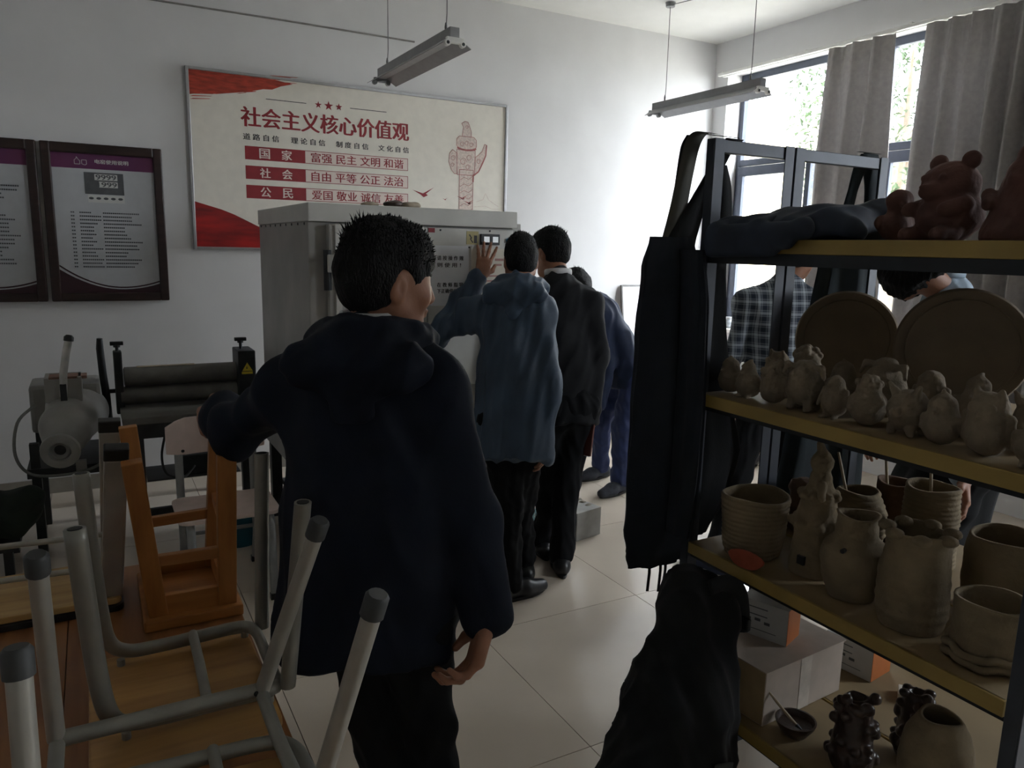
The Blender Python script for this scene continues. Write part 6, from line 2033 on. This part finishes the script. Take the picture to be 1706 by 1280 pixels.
for i, (x, h, lab) in enumerate(((4.10, 0.12, 'small pinkish clay dish on the corner bench, left'), (4.24, 0.09, 'small pinkish clay dish on the corner bench before the drawing board'))):
    pot('clay_dish', (x, 5.25, 0.7355), [(0, 0.045), (0.03, 0.06), (h, 0.07)], lab, mat('pinkish_clay', 'b9988c', rough=0.9, var=0.08), seed=40 + i, group='dishes on the corner bench', nm='dish')
wr = MB()
wr.tube(smooth_path([(4.30, 5.30, 0.74), (4.34, 5.34, 0.92), (4.37, 5.36, 1.02), (4.42, 5.35, 0.98), (4.44, 5.30, 0.74)]), 0.005, 8)
tag(wr.build('wire_loop', M_DSTEEL, smooth='all', loc=(4.37, 5.33, 0.735)), 'dark bent wire loop standing on the corner bench', 'wire')

# jars on the window sill
for i, (y, lab) in enumerate(((5.365, 'round glass jar on the window sill, nearer the corner'), (5.245, 'round glass jar on the window sill, nearer the curtain'))):
    t = thing('glass_jar', lab, 'jar', (5.20, y, ZS + 0.0045), 'glass jars on the window sill')
    MB().lathe([(0.035, 0), (0.048, 0.012), (0.052, 0.04), (0.046, 0.068), (0.034, 0.078), (0.034, 0.088)], (5.20, y, ZS + 0.0045), 22).build('jar_glass', mat('grey_jar_glass', '8e9296', rough=0.15, var=0.2, scale=30), t, smooth=True)
    MB().lathe([(0.037, 0.084), (0.038, 0.1), (0.03, 0.102)], (5.20, y, ZS + 0.0045), 22).build('lid', M_ALU, t, smooth=True)

# clutter by the window wall
t = thing('pink_carton', 'pinkish open carton on the floor by the window wall', 'box', (4.75, 4.45, 0))
MB().box((4.86, 4.56, 0.15), (0.36, 0.30, 0.296), Matrix.Rotation(0.2, 3, 'Z')).build('carton_body', mat('pinkish_carton', 'b39a8c', rough=0.8, var=0.05), t, bevel=0.004)
MB().box((4.68, 4.48, 0.25), (0.012, 0.24, 0.13), Matrix.Rotation(0.2, 3, 'Z') @ Matrix.Rotation(-0.5, 3, 'Y')).build('flap', MATS['pinkish_carton'], t)
s = Sdf()
for i in range(7):
    s.ell((4.50 + 0.05 * math.cos(i * 1.9), 4.24 + 0.08 * math.sin(i * 2.3), 0.165 + 0.014 * (i % 3)), (0.07, 0.07, 0.035), 0.03)
s.half((0, 0, 1), (0, 0, 0.145))
tag(body('red_cloth', s, 0.008, mat('bright_red_cloth', 'b0252b', rough=0.8, var=0.1), loc=(4.5, 4.24, 0.145), disp=(0.01, 40, 3, (1, 1, 1)), floor=0.146), 'bright red crumpled cloth on the dark bag by the window', 'cloth')
s = Sdf()
s.cap((4.44, 4.20, 0.075), (4.56, 4.30, 0.075), 0.10, 0.09, 0.04, ax=(0, 0, 1), sq=0.8)
s.cap((4.48, 4.16, 0.04), (4.40, 4.12, 0.05), 0.06, 0.05, 0.04)
s.half((0, 0, 1), (0, 0, 0.001)).half((0, 0, -1), (0, 0, 0.144))
tag(body('dark_bag', s, 0.008, mat('dark_grey_bag', '3a3a3e', rough=0.5, var=0.3, scale=14), loc=(4.5, 4.24, 0), disp=(0.006, 45, 6, (1, 1, 1)), floor=0.001), 'dark grey plastic bag on the floor under the red cloth', 'bag')
s = Sdf()
s.cap((1.78, 1.35, 0.06), (1.78, 1.15, 0.06), 0.08, 0.07, 0.04).cap((1.70, 1.28, 0.10), (1.74, 1.15, 0.12), 0.06, 0.05, 0.04)
s.half((0, 0, 1), (0, 0, 0.001))
tag(body('red_bag', s, 0.008, mat('dull_red_cloth', '7a2b28', rough=0.85, var=0.15), loc=(1.78, 1.25, 0), disp=(0.010, 40, 8, (1, 1, 1)), floor=0.001), 'dull red cloth bag on the floor under the lowest shelf', 'bag')
